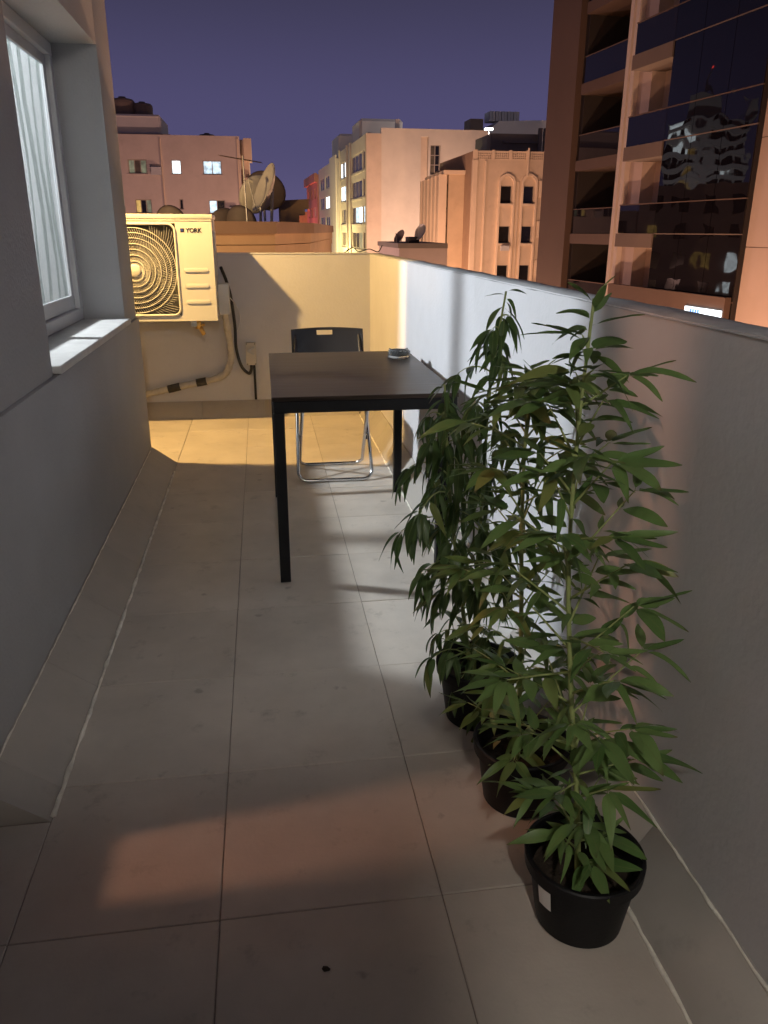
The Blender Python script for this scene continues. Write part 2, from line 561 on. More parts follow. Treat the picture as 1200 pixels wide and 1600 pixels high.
def lamp(name, loc, power, color, radius, parent=None):
    ld = bpy.data.lights.new(name, 'POINT')
    ld.energy = power
    ld.color = color
    ld.shadow_soft_size = radius
    o = bpy.data.objects.new(name, ld)
    col.objects.link(o)
    if parent is not None:
        o.parent = parent
        off = ROOT[parent]
        loc = (loc[0] - off[0], loc[1] - off[1], loc[2] - off[2])
    o.location = loc
    return o


# ------------------------------------------------------------------ ground far below
GZ = -15.0
g = MB().add([(-900, -900, GZ), (900, -900, GZ), (900, 1500, GZ), (-900, 1500, GZ)], [(0, 1, 2, 3)]).build('ground', 'asphalt')
tag(g, kind='structure')

# ------------------------------------------------------------------ terrace dimensions
XL, XR, YB = -0.70, 0.775, 5.88          # wall planes
FL, FR, FB = -0.545, 0.68, 5.785         # floor edges at the skirting
YC = 4.64                                # end of the house wall
ZT = 1.145                               # parapet top
XW = -3.2                                # far left end of the side strip
YN = -1.6                                # terrace end behind the camera

fl = tag(MB().box(-4.4, 0.9, -1.8, 5.99, -0.35, -0.0035).build('terrace_floor', 'joint'), kind='structure')
ROOT[fl] = (0, 0, 0)
xl = [FL, -0.142, 0.312, FR]
yl = [1.243 + 0.4625 * k for k in range(-6, 10)] + [FB]
tiles = {}


def tile(x0, x1, y0, y1):
    gp = 0.0012
    wx, wy = x1 - x0 - 2 * gp, y1 - y0 - 2 * gp
    key = (round(wx, 3), round(wy, 3))
    if key not in tiles:
        mb = MB().box(-wx / 2, wx / 2, -wy / 2, wy / 2, -0.009, 0)
        tiles[key] = mb.mesh('tile', bevel=0.0015, bseg=1)
        tiles[key].materials.append(M['tile'])
        tiles[key].set_sharp_from_angle(angle=R(30))
    o = bpy.data.objects.new('tile', tiles[key])
    col.objects.link(o)
    o.parent = fl
    o.location = ((x0 + x1) / 2, (y0 + y1) / 2, random.uniform(-0.0008, 0.0006))
    o.rotation_euler = (random.uniform(-0.0012, 0.0012), random.uniform(-0.0012, 0.0012), 0)


for j in range(len(yl) - 1):
    for i in range(3):
        tile(xl[i], xl[i + 1], yl[j], yl[j + 1])
for j in range(len(yl) - 1):
    y1 = min(yl[j + 1], 1.584)
    if y1 - yl[j] > 0.05:
        tile(XL + 0.004, FL, yl[j], y1)
for j in range(13, len(yl) - 1):
    for k in range(6):
        x1 = FL - 0.454 * k
        y0 = max(yl[j], YC + 0.002)
        if yl[j + 1] - y0 > 0.05:
            tile(x1 - 0.454, x1, y0, yl[j + 1])

# ------------------------------------------------------------------ parapet walls
rw = thing('parapet_wall', (0.82, 2.2, 0), 'long white plastered parapet wall behind the potted plants', 'wall')
mb = MB()
ny, nz = 90, 12
rr = random.Random(3)
# front face lightly uneven like hand-trowelled plaster
P = [[(XR + rr.uniform(-0.0015, 0.0015), YN + (YB + 0.1 - YN) * i / ny, -0.3 + (ZT + 0.3) * k / nz) for k in range(nz + 1)] for i in range(ny + 1)]
vs = [p for row in P for p in row]
fs = [(i * (nz + 1) + k, (i + 1) * (nz + 1) + k, (i + 1) * (nz + 1) + k + 1, i * (nz + 1) + k + 1) for i in range(ny) for k in range(nz)]
mb.add(vs, fs)
mb.build('inner_face', 'plaster', rw, smooth=True)
MB().box(XR + 0.003, 0.862, YN, YB + 0.1, -0.6, ZT - 0.006).build('wall_core', 'plaster', rw)
mb = MB()
P = []
n = 80
for i in range(n + 1):
    y = YN + (YB + 0.102 - YN) * i / n
    P += [(XR - 0.002 + rr.uniform(-0.002, 0.001), y, ZT - 0.004 + rr.uniform(-0.001, 0.001)), (XR + 0.008, y, ZT + rr.uniform(0, 0.004)), (0.857, y, ZT + rr.uniform(0, 0.004)), (0.865 + rr.uniform(-0.002, 0.002), y, ZT - 0.008)]
mb.add(P, [(i * 4 + k, i * 4 + k + 1, i * 4 + 5 + k, i * 4 + 4 + k) for i in range(n) for k in range(3)])
mb.build('coping', 'coping', rw, smooth=True)

bw = thing('parapet_wall', (0, 5.93, 0), 'low plastered end wall carrying the air conditioner', 'wall')
MB().box(XW, XR + 0.001, YB, YB + 0.1, -0.6, ZT - 0.005).build('wall_core', 'plaster', bw)
MB().box(XW, XR - 0.001, YB - 0.004, YB + 0.103, ZT - 0.004, ZT + 0.006).build('coping', 'plaster', bw, bevel=0.003)

# skirting: sloped tiles at the foot of the walls
def skirt(root, segs, prof, axis):
    for (a, b) in segs:
        MB().prism(prof, axis, a + 0.0005, b - 0.0005).build('skirting_tile', 'skirt', root, bevel=0.0008, bseg=1)


segs = [(yl[j], min(yl[j + 1], FB)) for j in range(len(yl) - 1)]
skirt(rw, segs, [(FR, -0.003), (XR + 0.002, -0.003), (XR + 0.002, 0.125), (XR - 0.008, 0.125)], 'y')
xs = [-3.2 + 0.454 * k for k in range(9)]
skirt(bw, [(xs[k], min(xs[k + 1], FR)) for k in range(8)] + [(xs[8], FR)], [(FB, -0.003), (YB + 0.002, -0.003), (YB + 0.002, 0.112), (YB - 0.008, 0.112)], 'x')


def bead(root, pts, r0):
    q = []
    rad = []
    rn = random.Random(11)
    for a, b in zip(pts[:-1], pts[1:]):
        a, b = Vector(a), Vector(b)
        n = max(2, int((b - a).length / 0.035))
        for i in range(n):
            q.append(a.lerp(b, i / n) + Vector((rn.uniform(-.0012, .0012), 0, rn.uniform(-.0008, .0008))))
            rad.append(r0 * rn.uniform(0.45, 1.25))
    q.append(Vector(pts[-1])); rad.append(r0)
    return MB().tube(q, rad, 6).build('sealant_bead', 'sealant', root, smooth=True)


bead(rw, [(FR - 0.001, YN + .1, 0.0), (FR - 0.001, FB, 0.0)], 0.0060)
bead(rw, [(XR - 0.006, YN + .1, 0.126), (XR - 0.006, 3.0, 0.126)], 0.004)

# ------------------------------------------------------------------ the house on the left
ho = thing('terrace_house', (-2.4, 3.0, 0), 'grey plastered house wall with a recessed lit window', 'house')
W0, W1, WZ0, WZ1 = 2.75, 4.27, 0.875, 2.10      # window opening
D0, D1, DZ1 = 0.45, 1.47, 2.10                  # door opening
XI = -0.95                                      # inner face of the front wall
RZ = 3.25


def wall(x0, x1, y0, y1, z0, z1, mt='plaster_l', name='wall', bev=0.004):
    return MB().box(x0, x1, y0, y1, z0, z1).build(name, mt, ho, bevel=bev)


# lower wall stands 12 mm proud of the upper
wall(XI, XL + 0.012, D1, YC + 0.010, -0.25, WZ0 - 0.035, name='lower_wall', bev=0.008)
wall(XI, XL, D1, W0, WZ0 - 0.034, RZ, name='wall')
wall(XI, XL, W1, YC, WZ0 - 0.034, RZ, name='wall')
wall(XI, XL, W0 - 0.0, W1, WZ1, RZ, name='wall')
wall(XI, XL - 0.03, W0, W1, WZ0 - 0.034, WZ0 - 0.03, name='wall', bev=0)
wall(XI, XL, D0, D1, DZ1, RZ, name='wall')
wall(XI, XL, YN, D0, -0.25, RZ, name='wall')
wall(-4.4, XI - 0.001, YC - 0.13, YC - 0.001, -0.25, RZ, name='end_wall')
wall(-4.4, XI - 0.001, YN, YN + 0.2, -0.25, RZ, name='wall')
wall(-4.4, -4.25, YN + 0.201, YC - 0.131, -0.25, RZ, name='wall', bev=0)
MB().box(-4.45, XL + 0.03, YN - 0.05, YC + 0.03, RZ + 0.001, RZ + 0.18).build('roof', 'plaster_l', ho, bevel=0.01)
# rooms
MB().box(-4.24, XI - 0.002, YN + 0.21, YC - 0.14, 0.05, 0.09).build('room_floor', 'wood_floor', ho)
MB().box(-4.24, XI - 0.002, YN + 0.21, YC - 0.14, 2.86, 2.90).build('ceiling', 'inner', ho)
MB().box(-4.24, XI - 0.002, 1.70, 1.80, 0.10, 2.85).build('partition', 'inner', ho)
# sill: slab with a rounded nose
sl = MB().box(-0.945, XL + 0.030, W0 + 0.002, W1 - 0.002, WZ0 - 0.029, WZ0).build('window_sill', 'sill', ho, bevel=0.010, bseg=3)
# window
fx0, fx1 = -0.945, -0.90
win = MB()
fw = 0.055
win.box(fx0, fx1, W0 + 0.001, W1 - 0.001, WZ0 + 0.001, WZ0 + fw)
win.box(fx0, fx1, W0 + 0.001, W1 - 0.001, WZ1 - fw, WZ1 - 0.001)
win.box(fx0, fx1, W0 + 0.001, W0 + fw, WZ0 + fw, WZ1 - fw)
win.box(fx0, fx1, W1 - fw, W1 - 0.001, WZ0 + fw, WZ1 - fw)
wn = win.build('window', 'frame', ho, bevel=0.003, bseg=1)
ym = (W0 + W1) / 2
for (a, b, x) in ((W0 + fw, ym + 0.03, -0.915), (ym - 0.03, W1 - fw, -0.930)):
    s_ = MB()
    sw = 0.045
    z0, z1 = WZ0 + fw + 0.001, WZ1 - fw - 0.001
    s_.box(x - 0.007, x + 0.007, a, b, z0, z0 + sw + .02).box(x - 0.007, x + 0.007, a, b, z1 - sw, z1)
    s_.box(x - 0.007, x + 0.007, a, a + sw, z0 + sw + .02, z1 - sw).box(x - 0.007, x + 0.007, b - sw, b, z0 + sw + .02, z1 - sw)
    s_.build('sash', 'frame', wn, bevel=0.002, bseg=1)
    MB().box(x - 0.002, x + 0.002, a + sw, b - sw, z0 + sw + .02, z1 - sw).build('pane', 'clear', wn)
# guessed half-glazed door, out of view, shaped to pass a slot of light
dr = MB()
dr.box(-0.80, -0.75, D0, 1.30, -0.005, 0.86).box(-0.80, -0.75, D0, 1.30, 2.00, DZ1)
dr.box(-0.80, -0.75, D0, D0 + 0.08, 0.86, 2.00).box(-0.80, -0.75, 1.24, 1.30, 0.86, 2.00)
dr.box(-0.80, -0.75, 1.301, D1 - .001, -0.005, 0.40)  # low rail added to keep lamp light off the nearest floor
d_ = dr.build('unseen_door', 'frame', ho, bevel=0.003, bseg=1)
MB().box(-0.778, -0.772, D0 + 0.08, 1.24, 0.86, 2.00).build('pane', 'dimming_door_glass', d_)
MB().tube([(-0.745, 1.22, 1.0), (-0.70, 1.22, 1.0), (-0.70, 1.14, 1.0)], 0.009, 8).build('handle', 'galv', d_)
MB().box(-0.94, -0.705, D0, D1, -0.01, 0.10).build('doorstep', 'skirt', ho, bevel=0.006)
skirt(ho, [(max(1.586, yl[j]), min(yl[j + 1], YC)) for j in range(len(yl) - 1) if yl[j + 1] > 1.6 and yl[j] < YC - .03], [(FL, -0.003), (XL + 0.005, -0.003), (XL + 0.005, 0.098), (XL + 0.018, 0.098)], 'y')
bead(ho, [(FL + 0.001, 1.60, 0.0), (FL + 0.001, YC - .2, 0.0)], 0.0065)
bead(ho, [(XL + 0.019, 1.62, 0.099), (XL + 0.019, YC - .1, 0.099)], 0.0030)
# end wall behind the photographer
ew = thing('end_wall', (0.1, YN - 0.1, 0), 'tall plastered wall closing the terrace behind the camera', 'wall')
MB().box(XL + 0.001, 0.864, YN - 0.15, YN - 0.001, -0.3, 2.7).build('wall_core', 'plaster_l', ew)

# ceiling lamps inside and the wall lamp round the corner
def ceiling_lamp(x, y, label, power, color):
    t_ = thing('ceiling_lamp', (x, y, 2.86), label, 'lamp', 'lamps inside the house')
    MB().lathe([(0.001, 2.859), (0.07, 2.859), (0.07, 2.80), (0.001, 2.80)], (x, y, 0), 20).build('mount', 'frame', t_)
    MB().tube([(x, y, 2.80), (x, y, 2.66)], 0.006, 6).build('cord', 'frame', t_)
    MB().lathe([(0.03, 2.66), (0.05, 2.64), (0.15, 2.60), (0.145, 2.597), (0.045, 2.63), (0.001, 2.64)], (x, y, 0), 24).build('shade', 'frame', t_, smooth=True)
    lamp('bulb_light', (x, y, 2.50), power, color, 0.11, t_)
    return t_


ceiling_lamp(-2.45, 3.80, 'hanging lamp in the room behind the curtained window', 1850, (0.97, 0.97, 1.0))
ceiling_lamp(-2.70, 1.22, 'hanging lamp in the room beside the door', 112, (1.0, 0.47, 0.28))
wl = thing('wall_lamp', (-1.20, YC, 2.40), 'yellow bulkhead lamp on the house end wall facing the air conditioner', 'lamp')
MB().box(-1.26, -1.14, YC - 0.001, YC + 0.02, 2.36, 2.54).build('back_plate', 'black_steel', wl, bevel=0.004)
MB().tube([(-1.2, YC + .02, 2.50), (-1.2, YC + .08, 2.52), (-1.2, YC + .10, 2.46)], 0.01, 8).build('arm', 'black_steel', wl)
lamp('bulb_light', (-1.20, YC + 0.085, 2.40), 400, (1.0, 0.61, 0.20), 0.03, wl)

tl_ = thing('wall_lamp', (0.06, YN, 2.40), 'round white bulkhead lamp on the wall behind the camera', 'lamp')
MB().lathe([(0.001, 0), (0.09, 0), (0.09, 0.03), (0.085, 0.035), (0.001, 0.035)], (0.06, YN, 2.42), 24, Matrix.Rotation(R(-90), 4, 'X')).build('back_plate', 'frame', tl_)
lamp('bulb_light', (0.06, YN + 0.16, 2.47), 112, (1.0, 0.92, 0.83), 0.07, tl_)

# unseen screen added behind the camera to cast the near floor's shadow
M['screen_wood'] = mat('dark_red_wood', (0.10, 0.045, 0.03), 0.6, 0.2, 12)  # dark red keeps the added screen's bounce low and warm
ps = thing('shadow_screen', (-0.27, -0.62, 0), 'unseen dark red screen added behind the camera to shade the near floor', 'screen')
sm_ = MB()
for (x0, x1, z0, z1) in ((-.69, -.64, .005, 1.81), (-.295, -.245, .005, 1.81), (.10, .15, .005, 1.81)):
    sm_.box(x0, x1, -.64, -.60, z0, z1)
for (x0, x1) in ((-.639, -.296), (-.244, .099)):
    for (z0, z1) in ((.06, .12), (.92, .98), (1.75, 1.81)):
        sm_.box(x0, x1, -.64, -.60, z0, z1)
sm_.build('frame', 'screen_wood', ps, bevel=0.003, bseg=1)
for (x0, x1) in ((-.639, -.296), (-.244, .099)):
    for (z0, z1) in ((.121, .919), (.981, 1.749)):
        MB().box(x0, x1, -.628, -.612, z0, z1).build('panel', 'screen_wood', ps)

# sheer curtain
cu = MB()
ny_, nz_ = 170, 6
vs = []
for i in range(ny_ + 1):
    y = 2.62 + 1.87 * i / ny_
    x = -0.992 + 0.011 * math.sin(y * 47) + 0.005 * math.sin(y * 113 + 1)
    for k in range(nz_ + 1):
        vs.append((x + 0.008 * math.sin(k * 1.3 + y * 9), y, 0.93 + 1.35 * k / nz_))
cu.add(vs, [(i * (nz_ + 1) + k, (i + 1) * (nz_ + 1) + k, (i + 1) * (nz_ + 1) + k + 1, i * (nz_ + 1) + k + 1) for i in range(ny_) for k in range(nz_)])
tag(cu.build('curtain', 'curtain', smooth=True), 'white sheer curtain hanging inside the recessed window', 'curtain')

# ------------------------------------------------------------------ air conditioner
ax0, ax1, ay0, ay1, az0, az1 = -1.14, -0.298, 5.44, 5.76, 0.735, 1.395
ac = thing('air_conditioner', (-0.72, 5.6, az0), 'cream outdoor air conditioner unit mounted on the end wall', 'air conditioner')
fcx, fcz, fr_ = -0.800, 1.052, 0.268
# casing with a real round opening: front plate as a ring of quads around the fan
ca = MB()
ca.box(ax0, ax1, ay0 + 0.006, ay1, az0, az1)
cs = MB()
gx0, gx1, gz0, gz1 = fcx - 0.272, -0.528, az0 + 0.035, az1 - 0.055
# side, back and top shell
cs.box(ax1 - 0.012, ax1, ay0 + 0.02, ay1, az0, az1 - 0.03)
cs.box(ax0, ax0 + 0.012, ay0 + 0.02, ay1, az0, az1 - 0.03)
cs.box(ax0, ax1, ay1 - 0.012, ay1 - 0.001, az0 + .001, az1 - 0.031)
cs.box(ax0 + .001, ax1 - .001, ay0 + 0.02, ay1 - .013, az0 - .001, az0 + 0.012)
case = cs.build('casing', 'ac', ac, bevel=0.003, bseg=1)
# front panels
fp = MB()
fp.box(gx1, ax1 - 0.002, ay0, ay0 + 0.022, az0 + 0.001, az1 - 0.03)
fp.box(ax0 + .002, gx0, ay0, ay0 + 0.022, az0 + 0.001, az1 - 0.03)
fp.box(gx0, gx1, ay0, ay0 + 0.022, az0 + 0.001, gz0)
fp.box(gx0, gx1, ay0, ay0 + 0.022, gz1, az1 - 0.03)
fpo = fp.build('front_panel', 'ac', ac)
for zc in (1.055, 0.958, 0.857):
    rb = MB()
    x0, x1 = -0.492, -0.338
    n = 10
    poly = [(x1 - .013 + .013 * math.sin(math.pi * i / n), zc + .013 * math.cos(math.pi * i / n)) for i in range(n + 1)]
    poly += [(x0 + .013 - .013 * math.sin(math.pi * i / n), zc - .013 * math.cos(math.pi * i / n)) for i in range(n + 1)]
    rb.prism(poly, 'y', ay0 - 0.007, ay0 + 0.002)
    rb.build('louvre_ridge', 'ac', ac, bevel=0.005, bseg=2)
# lid with overhanging lip
MB().box(ax0 - 0.006, ax1 + 0.007, ay0 - 0.008, ay1 + 0.004, az1 - 0.029, az1).build('lid', 'ac', ac, bevel=0.008, bseg=2)
MB().box(ax0 - 0.002, ax1 + 0.003, ay0 - 0.004, ay0 + 0.02, az1 - 0.043, az1 - 0.030).build('lid_lip', 'ac', ac, bevel=0.004, bseg=1)
# cavity, fan and grille
MB().box(gx0, gx1, ay0 + 0.14, ay0 + 0.15, gz0, gz1).build('cavity', 'ac_dark', ac)
cv = MB()
cv.box(gx0, gx0 + .003, ay0 + .023, ay0 + .139, gz0, gz1).box(gx1 - .003, gx1, ay0 + .023, ay0 + .139, gz0, gz1)
cv.build('shroud', 'ac_dark', ac)
for k in range(3):
    fb = MB()
    vs = []
    for i in range(7):
        r = 0.05 + 0.19 * i / 6
        for j in range(5):
            a = 2 * math.pi * k / 3 + 0.25 * i / 6 + (j / 4) * 1.3
            vs.append((fcx + r * math.cos(a), ay0 + 0.10 - 0.05 * (j / 4), fcz + r * math.sin(a)))
    fb.add(vs, [(i * 5 + j, i * 5 + j + 1, i * 5 + 6 + j, i * 5 + 5 + j) for i in range(6) for j in range(4)])
    fb.build('fan_blade', 'ac_fan', ac, smooth=True)


def round_rect(cx, cz, hx, hz, r, n=6):
    pts = []
    for (sx_, sz_, a0) in ((1, 1, 0), (-1, 1, 90), (-1, -1, 180), (1, -1, 270)):
        for i in range(n + 1):
            a = R(a0 + 90 * i / n)
            pts.append((cx + sx_ * (hx - r) + r * math.cos(a), cz + sz_ * (hz - r) + r * math.sin(a)))
    return pts


rrp = round_rect((gx0 + gx1) / 2, (gz0 + gz1) / 2, (gx1 - gx0) / 2 - .004, (gz1 - gz0) / 2 - .004, 0.045)
gr = MB().tube([(x, ay0 - 0.004, z) for x, z in rrp], 0.0075, 8, closed=True).build('grille', 'ac', ac, smooth=True)
gy = ay0 - 0.012
for i, r in enumerate([0.062, 0.098, 0.132, 0.166, 0.200, 0.232, 0.262]):
    MB().tube([(fcx + r * math.cos(2 * math.pi * k / 56), gy - 0.004 + 0.012 * (r / .27) ** 2, fcz + r * math.sin(2 * math.pi * k / 56)) for k in range(56)], 0.0028, 6, closed=True).build('grille_ring', 'ac', gr, smooth=True)
bars = MB()
nb = 110
for k in range(nb):
    a0 = 2 * math.pi * k / nb
    pts = []
    for i in range(9):
        r = 0.04 + 0.35 * i / 8
        a = a0 + 0.55 * (r / 0.27)
        x, z = fcx + r * math.cos(a), fcz + r * math.sin(a)
        if not (gx0 + .006 < x < gx1 - .006 and gz0 + .006 < z < gz1 - .006):
            break
        pts.append((x, gy + 0.002 + 0.010 * min(1, r / .27) ** 2, z))
    if len(pts) > 2:
        bars.tube(pts, 0.0011, 4)
tag(bars.build('grille_bars', 'ac', gr), kind='stuff')
MB().lathe([(0.001, -0.012), (0.03, -0.010), (0.043, -0.003), (0.043, 0.004)], (fcx, gy, fcz), 24, Matrix.Rotation(R(-90), 4, 'X')).build('hub', 'ac', gr, smooth=True)
# lettering
def text_mesh(body, size, loc, name, mt, parent, bold=0.0, rot=(90, 0, 0)):
    cu_ = bpy.data.curves.new(name, 'FONT')
    cu_.body = body
    cu_.size = size
    cu_.extrude = 0.0006
    cu_.offset = bold
    cu_.align_x = 'LEFT'
    tmp = bpy.data.objects.new('tmp_text', cu_)
    col.objects.link(tmp)
    bpy.context.view_layer.update()
    dg = bpy.context.evaluated_depsgraph_get()
    me = bpy.data.meshes.new_from_object(tmp.evaluated_get(dg))
    bpy.data.objects.remove(tmp)
    o = bpy.data.objects.new(name, me)
    col.objects.link(o)
    me.materials.clear()
    me.materials.append(M[mt])
    o.parent = parent
    off = ROOT[parent]
    o.location = (loc[0] - off[0], loc[1] - off[1], loc[2] - off[2])
    o.rotation_euler = tuple(R(a) for a in rot)
    return o


text_mesh('YORK', 0.036, (-0.462, ay0 - 0.0015, 1.286), 'brand_lettering', 'logo', ac, 0.0012)
MB().box(-0.497, -0.473, ay0 - 0.002, ay0 + 0.001, 1.287, 1.310).build('brand_emblem', 'logo', ac)
MB().box(-0.4945, -0.480, ay0 - 0.003, ay0 - 0.0019, 1.293, 1.3075).build('brand_emblem', 'logo_blue', ac)
# service cover at the side, bracket and wall supports
MB().box(ax1 + 0.001, ax1 + 0.075, ay0 + 0.17, ay1 - 0.02, az0 + 0.02, az0 + 0.225).build('valve_cover', 'ac', ac, bevel=0.012)
MB().box(ax1 + 0.0005, ax1 + 0.006, ay0 + 0.06, ay1 - 0.05, az0 + 0.28, az1 - 0.10).build('side_handle', 'ac', ac, bevel=0.003)
for x in (-1.0, -0.46):
    MB().box(x - 0.02, x + 0.02, ay0 + 0.03, YB - 0.001, az0 - 0.040, az0 - 0.003).build('wall_bracket', 'galv', ac, bevel=0.003)
# drain valve under the unit
dv = MB()
dv.tube([(-0.432, ay0 + 0.05, az0 - 0.002), (-0.432, ay0 + 0.05, az0 - 0.055)], 0.020, 10)
dv.tube([(-0.475, ay0 + 0.05, az0 - 0.035), (-0.39, ay0 + 0.05, az0 - 0.03)], 0.009, 8)
dv.tube([(-0.42, ay0 + 0.05, az0 - 0.045), (-0.40, ay0 + 0.06, az0 - 0.095)], 0.014, 8)
dv.build('drain_valve', 'brass', ac, smooth=True)


def spline(pts, n=10):
    pts = [Vector(p) for p in pts]
    out = []
    for i in range(len(pts) - 1):
        p0, p1, p2, p3 = pts[max(i - 1, 0)], pts[i], pts[i + 1], pts[min(i + 2, len(pts) - 1)]
        for k in range(n):
            t_ = k / n
            out.append(0.5 * ((2 * p1) + (p2 - p0) * t_ + (2 * p0 - 5 * p1 + 4 * p2 - p3) * t_ ** 2 + (3 * p1 - p0 - 3 * p2 + p3) * t_ ** 3))
    out.append(pts[-1])
    return out


# refrigerant pipe wrapped in pale tape
pp = thing('insulated_pipe', (-0.5, 5.83, 0.25), 'pale taped pipe curving along the end wall below the air conditioner', 'pipe')
path = spline([(-0.262, 5.68, 0.80), (-0.255, 5.74, 0.66), (-0.245, 5.82, 0.52), (-0.25, 5.835, 0.40), (-0.30, 5.835, 0.315), (-0.40, 5.835, 0.275), (-0.56, 5.835, 0.245), (-0.75, 5.835, 0.205), (-0.95, 5.835, 0.17), (-1.30, 5.83, 0.15)], 9)
rn = random.Random(5)
MB().tube(path, [0.024 * rn.uniform(0.85, 1.15) for _ in path], 10).build('wrapped_pipe', 'tape', pp, smooth=True)
for i0 in (47, 57):
    MB().tube(path[i0:i0 + 5], 0.0285, 10).build('tape_band', 'rubber', pp, smooth=True)
# black hose to the isolator
tag(MB().tube(spline([(-0.270, 5.70, 1.06), (-0.245, 5.80, 0.97), (-0.222, 5.842, 0.86), (-0.205, 5.845, 0.66), (-0.205, 5.845, 0.50), (-0.175, 5.845, 0.37), (-0.125, 5.845, 0.315), (-0.105, 5.845, 0.345), (-0.105, 5.85, 0.385)], 8), 0.0115, 8).build('flexible_conduit', 'rubber', smooth=True), 'black flexible hose looping from the air conditioner to the switch box', 'hose')
tag(MB().tube(spline([(-0.225, 5.74, 0.86), (-0.19, 5.865, 0.80), (-0.165, 5.87, 0.73), (-0.175, 5.87, 0.65), (-0.20, 5.868, 0.60), (-0.215, 5.868, 0.56)], 8), 0.0035, 6).build('thin_cable', 'paper', smooth=True), 'thin white wire bowing beside the black hose', 'cable')
iso = thing('isolator_switch', (-0.1, 5.85, 0.37), 'beige isolator switch box on the end wall', 'switch')
MB().box(-0.138, -0.064, 5.835, YB - 0.0005, 0.375, 0.535).build('box', 'switch', iso, bevel=0.005)
MB().prism([(-0.128, 0.48), (-0.118, 0.49), (-0.074, 0.512), (-0.072, 0.502), (-0.105, 0.478), (-0.078, 0.455), (-0.086, 0.450), (-0.125, 0.470)], 'y', 5.822, 5.834).build('switch_lever', 'galv', iso)
for (x, z) in ((-0.13, .527), (-0.072, .527), (-0.13, .383), (-0.072, .383)):
    MB().lathe([(0.001, -0.002), (0.004, -0.002), (0.004, 0.001)], (x, 5.8345, z), 8, Matrix.Rotation(R(-90), 4, 'X')).build('screw', 'black_steel', iso)
MB().box(-0.092, -0.074, 5.862, YB - 0.0008, 0.116, 0.374).build('cable_trunking', 'black_steel', iso, bevel=0.002)

# stray wire on the corner of the parapet
tag(MB().tube(spline([(0.60, 5.90, 1.155), (0.66, 5.93, 1.185), (0.70, 5.92, 1.158), (0.78, 5.95, 1.175), (0.84, 5.93, 1.156), (0.86, 5.86, 1.20)], 8), 0.004, 6).build('loose_wire', 'black_steel', smooth=True), 'loose bent wire lying on the parapet corner', 'wire')

# ------------------------------------------------------------------ table
tx0, tx1, ty0, ty1, tz = 0.015, 0.705, 2.825, 3.925, 0.735
tb = thing('table', (0.375, 3.375, 0), 'dark wood topped table with square black legs', 'table')
MB().box(tx0, tx1, ty0, ty1, tz - 0.016, tz).build('table_top', 'wood', tb, bevel=0.002, bseg=1)
lw = 0.040
fr = MB()
e = 0.004
fr.box(tx0 + e, tx1 - e, ty0 + e, ty0 + e + 0.03, tz - 0.060, tz - 0.0165)
fr.box(tx0 + e, tx1 - e, ty1 - e - 0.03, ty1 - e, tz - 0.060, tz - 0.0165)
fr.box(tx0 + e, tx0 + e + 0.03, ty0 + e + .03, ty1 - e - .03, tz - 0.060, tz - 0.0165)
fr.box(tx1 - e - 0.03, tx1 - e, ty0 + e + .03, ty1 - e - .03, tz - 0.060, tz - 0.0165)
fr.build('apron', 'black_steel', tb, bevel=0.002, bseg=1)
for x in (tx0 + e, tx1 - e - lw):
    for y in (ty0 + e, ty1 - e - lw):
        if x > 0.3:
            x2 = 0.635
        else:
            x2 = x
        MB().box(x2, x2 + lw, y + 0.0005, y + lw, 0.004, tz - 0.0605).build('leg', 'black_steel', tb, bevel=0.002, bseg=1)

# ashtray
at_ = thing('ashtray', (0.625, 3.70, tz), 'round clear glass ashtray on the far right of the table', 'ashtray')
MB().lathe([(0.001, tz + 0.0005), (0.046, tz + 0.0005), (0.052, tz + 0.006), (0.053, tz + 0.032), (0.049, tz + 0.036), (0.042, tz + 0.033), (0.037, tz + 0.014), (0.001, tz + 0.011)], (0.625, 3.70, 0), 40).build('bowl', 'ashtray_glass', at_, smooth=True)
for k in range(3):
    a = R(30 + 120 * k)
    c, s = math.cos(a), math.sin(a)
    MB().tube([(0.625 + 0.041 * c, 3.70 + 0.041 * s, tz + 0.036), (0.625 + 0.051 * c, 3.70 + 0.051 * s, tz + 0.0385)], 0.0045, 8).build('cigarette_rest', 'ashtray_glass', at_, smooth=True)

# ------------------------------------------------------------------ folding chair
ch = thing('folding_chair', (0.35, 4.3, 0), 'black folding chair with chromed tube legs behind the table', 'chair')
cx = 0.352


def uframe(name, w_top, w_bot, top, bot, r=0.0095):
    """tube frame running from top (y,z) down to a rounded bar on the floor"""
    pts = []
    (yt, zt), (yb, zb) = top, bot
    rad = 0.05
    d = Vector((0, yb - yt, zb - zt)).normalized()
    L_ = math.hypot(yb - yt, zb - zt)
    def P(u, x): return Vector((cx + x, yt + d.y * u, zt + d.z * u))
    left = [P(0, -w_top / 2), P(L_ * .5, -(w_top + w_bot) / 4), P(L_ - rad, -w_bot / 2)]
    for i in range(1, 7):
        a = R(90 * i / 6)
        left.append(P(L_ - rad + rad * math.sin(a), -w_bot / 2 + rad * (1 - math.cos(a))))
    right = [Vector((2 * cx - p.x, p.y, p.z)) for p in reversed(left)]
    return MB().tube(left + right, r, 10).build(name, 'chrome', ch, smooth=True)


uframe('leg_frame', 0.36, 0.405, (4.545, 0.760), (4.125, 0.011))
uframe('leg_frame', 0.345, 0.365, (4.075, 0.430), (4.450, 0.011))
for s in (-1, 1):
    x = cx + s * 0.188
    MB().tube([(x - 0.012, 4.285, 0.205), (x + 0.012, 4.285, 0.205)], 0.012, 10).build('pivot', 'black_plastic', ch)
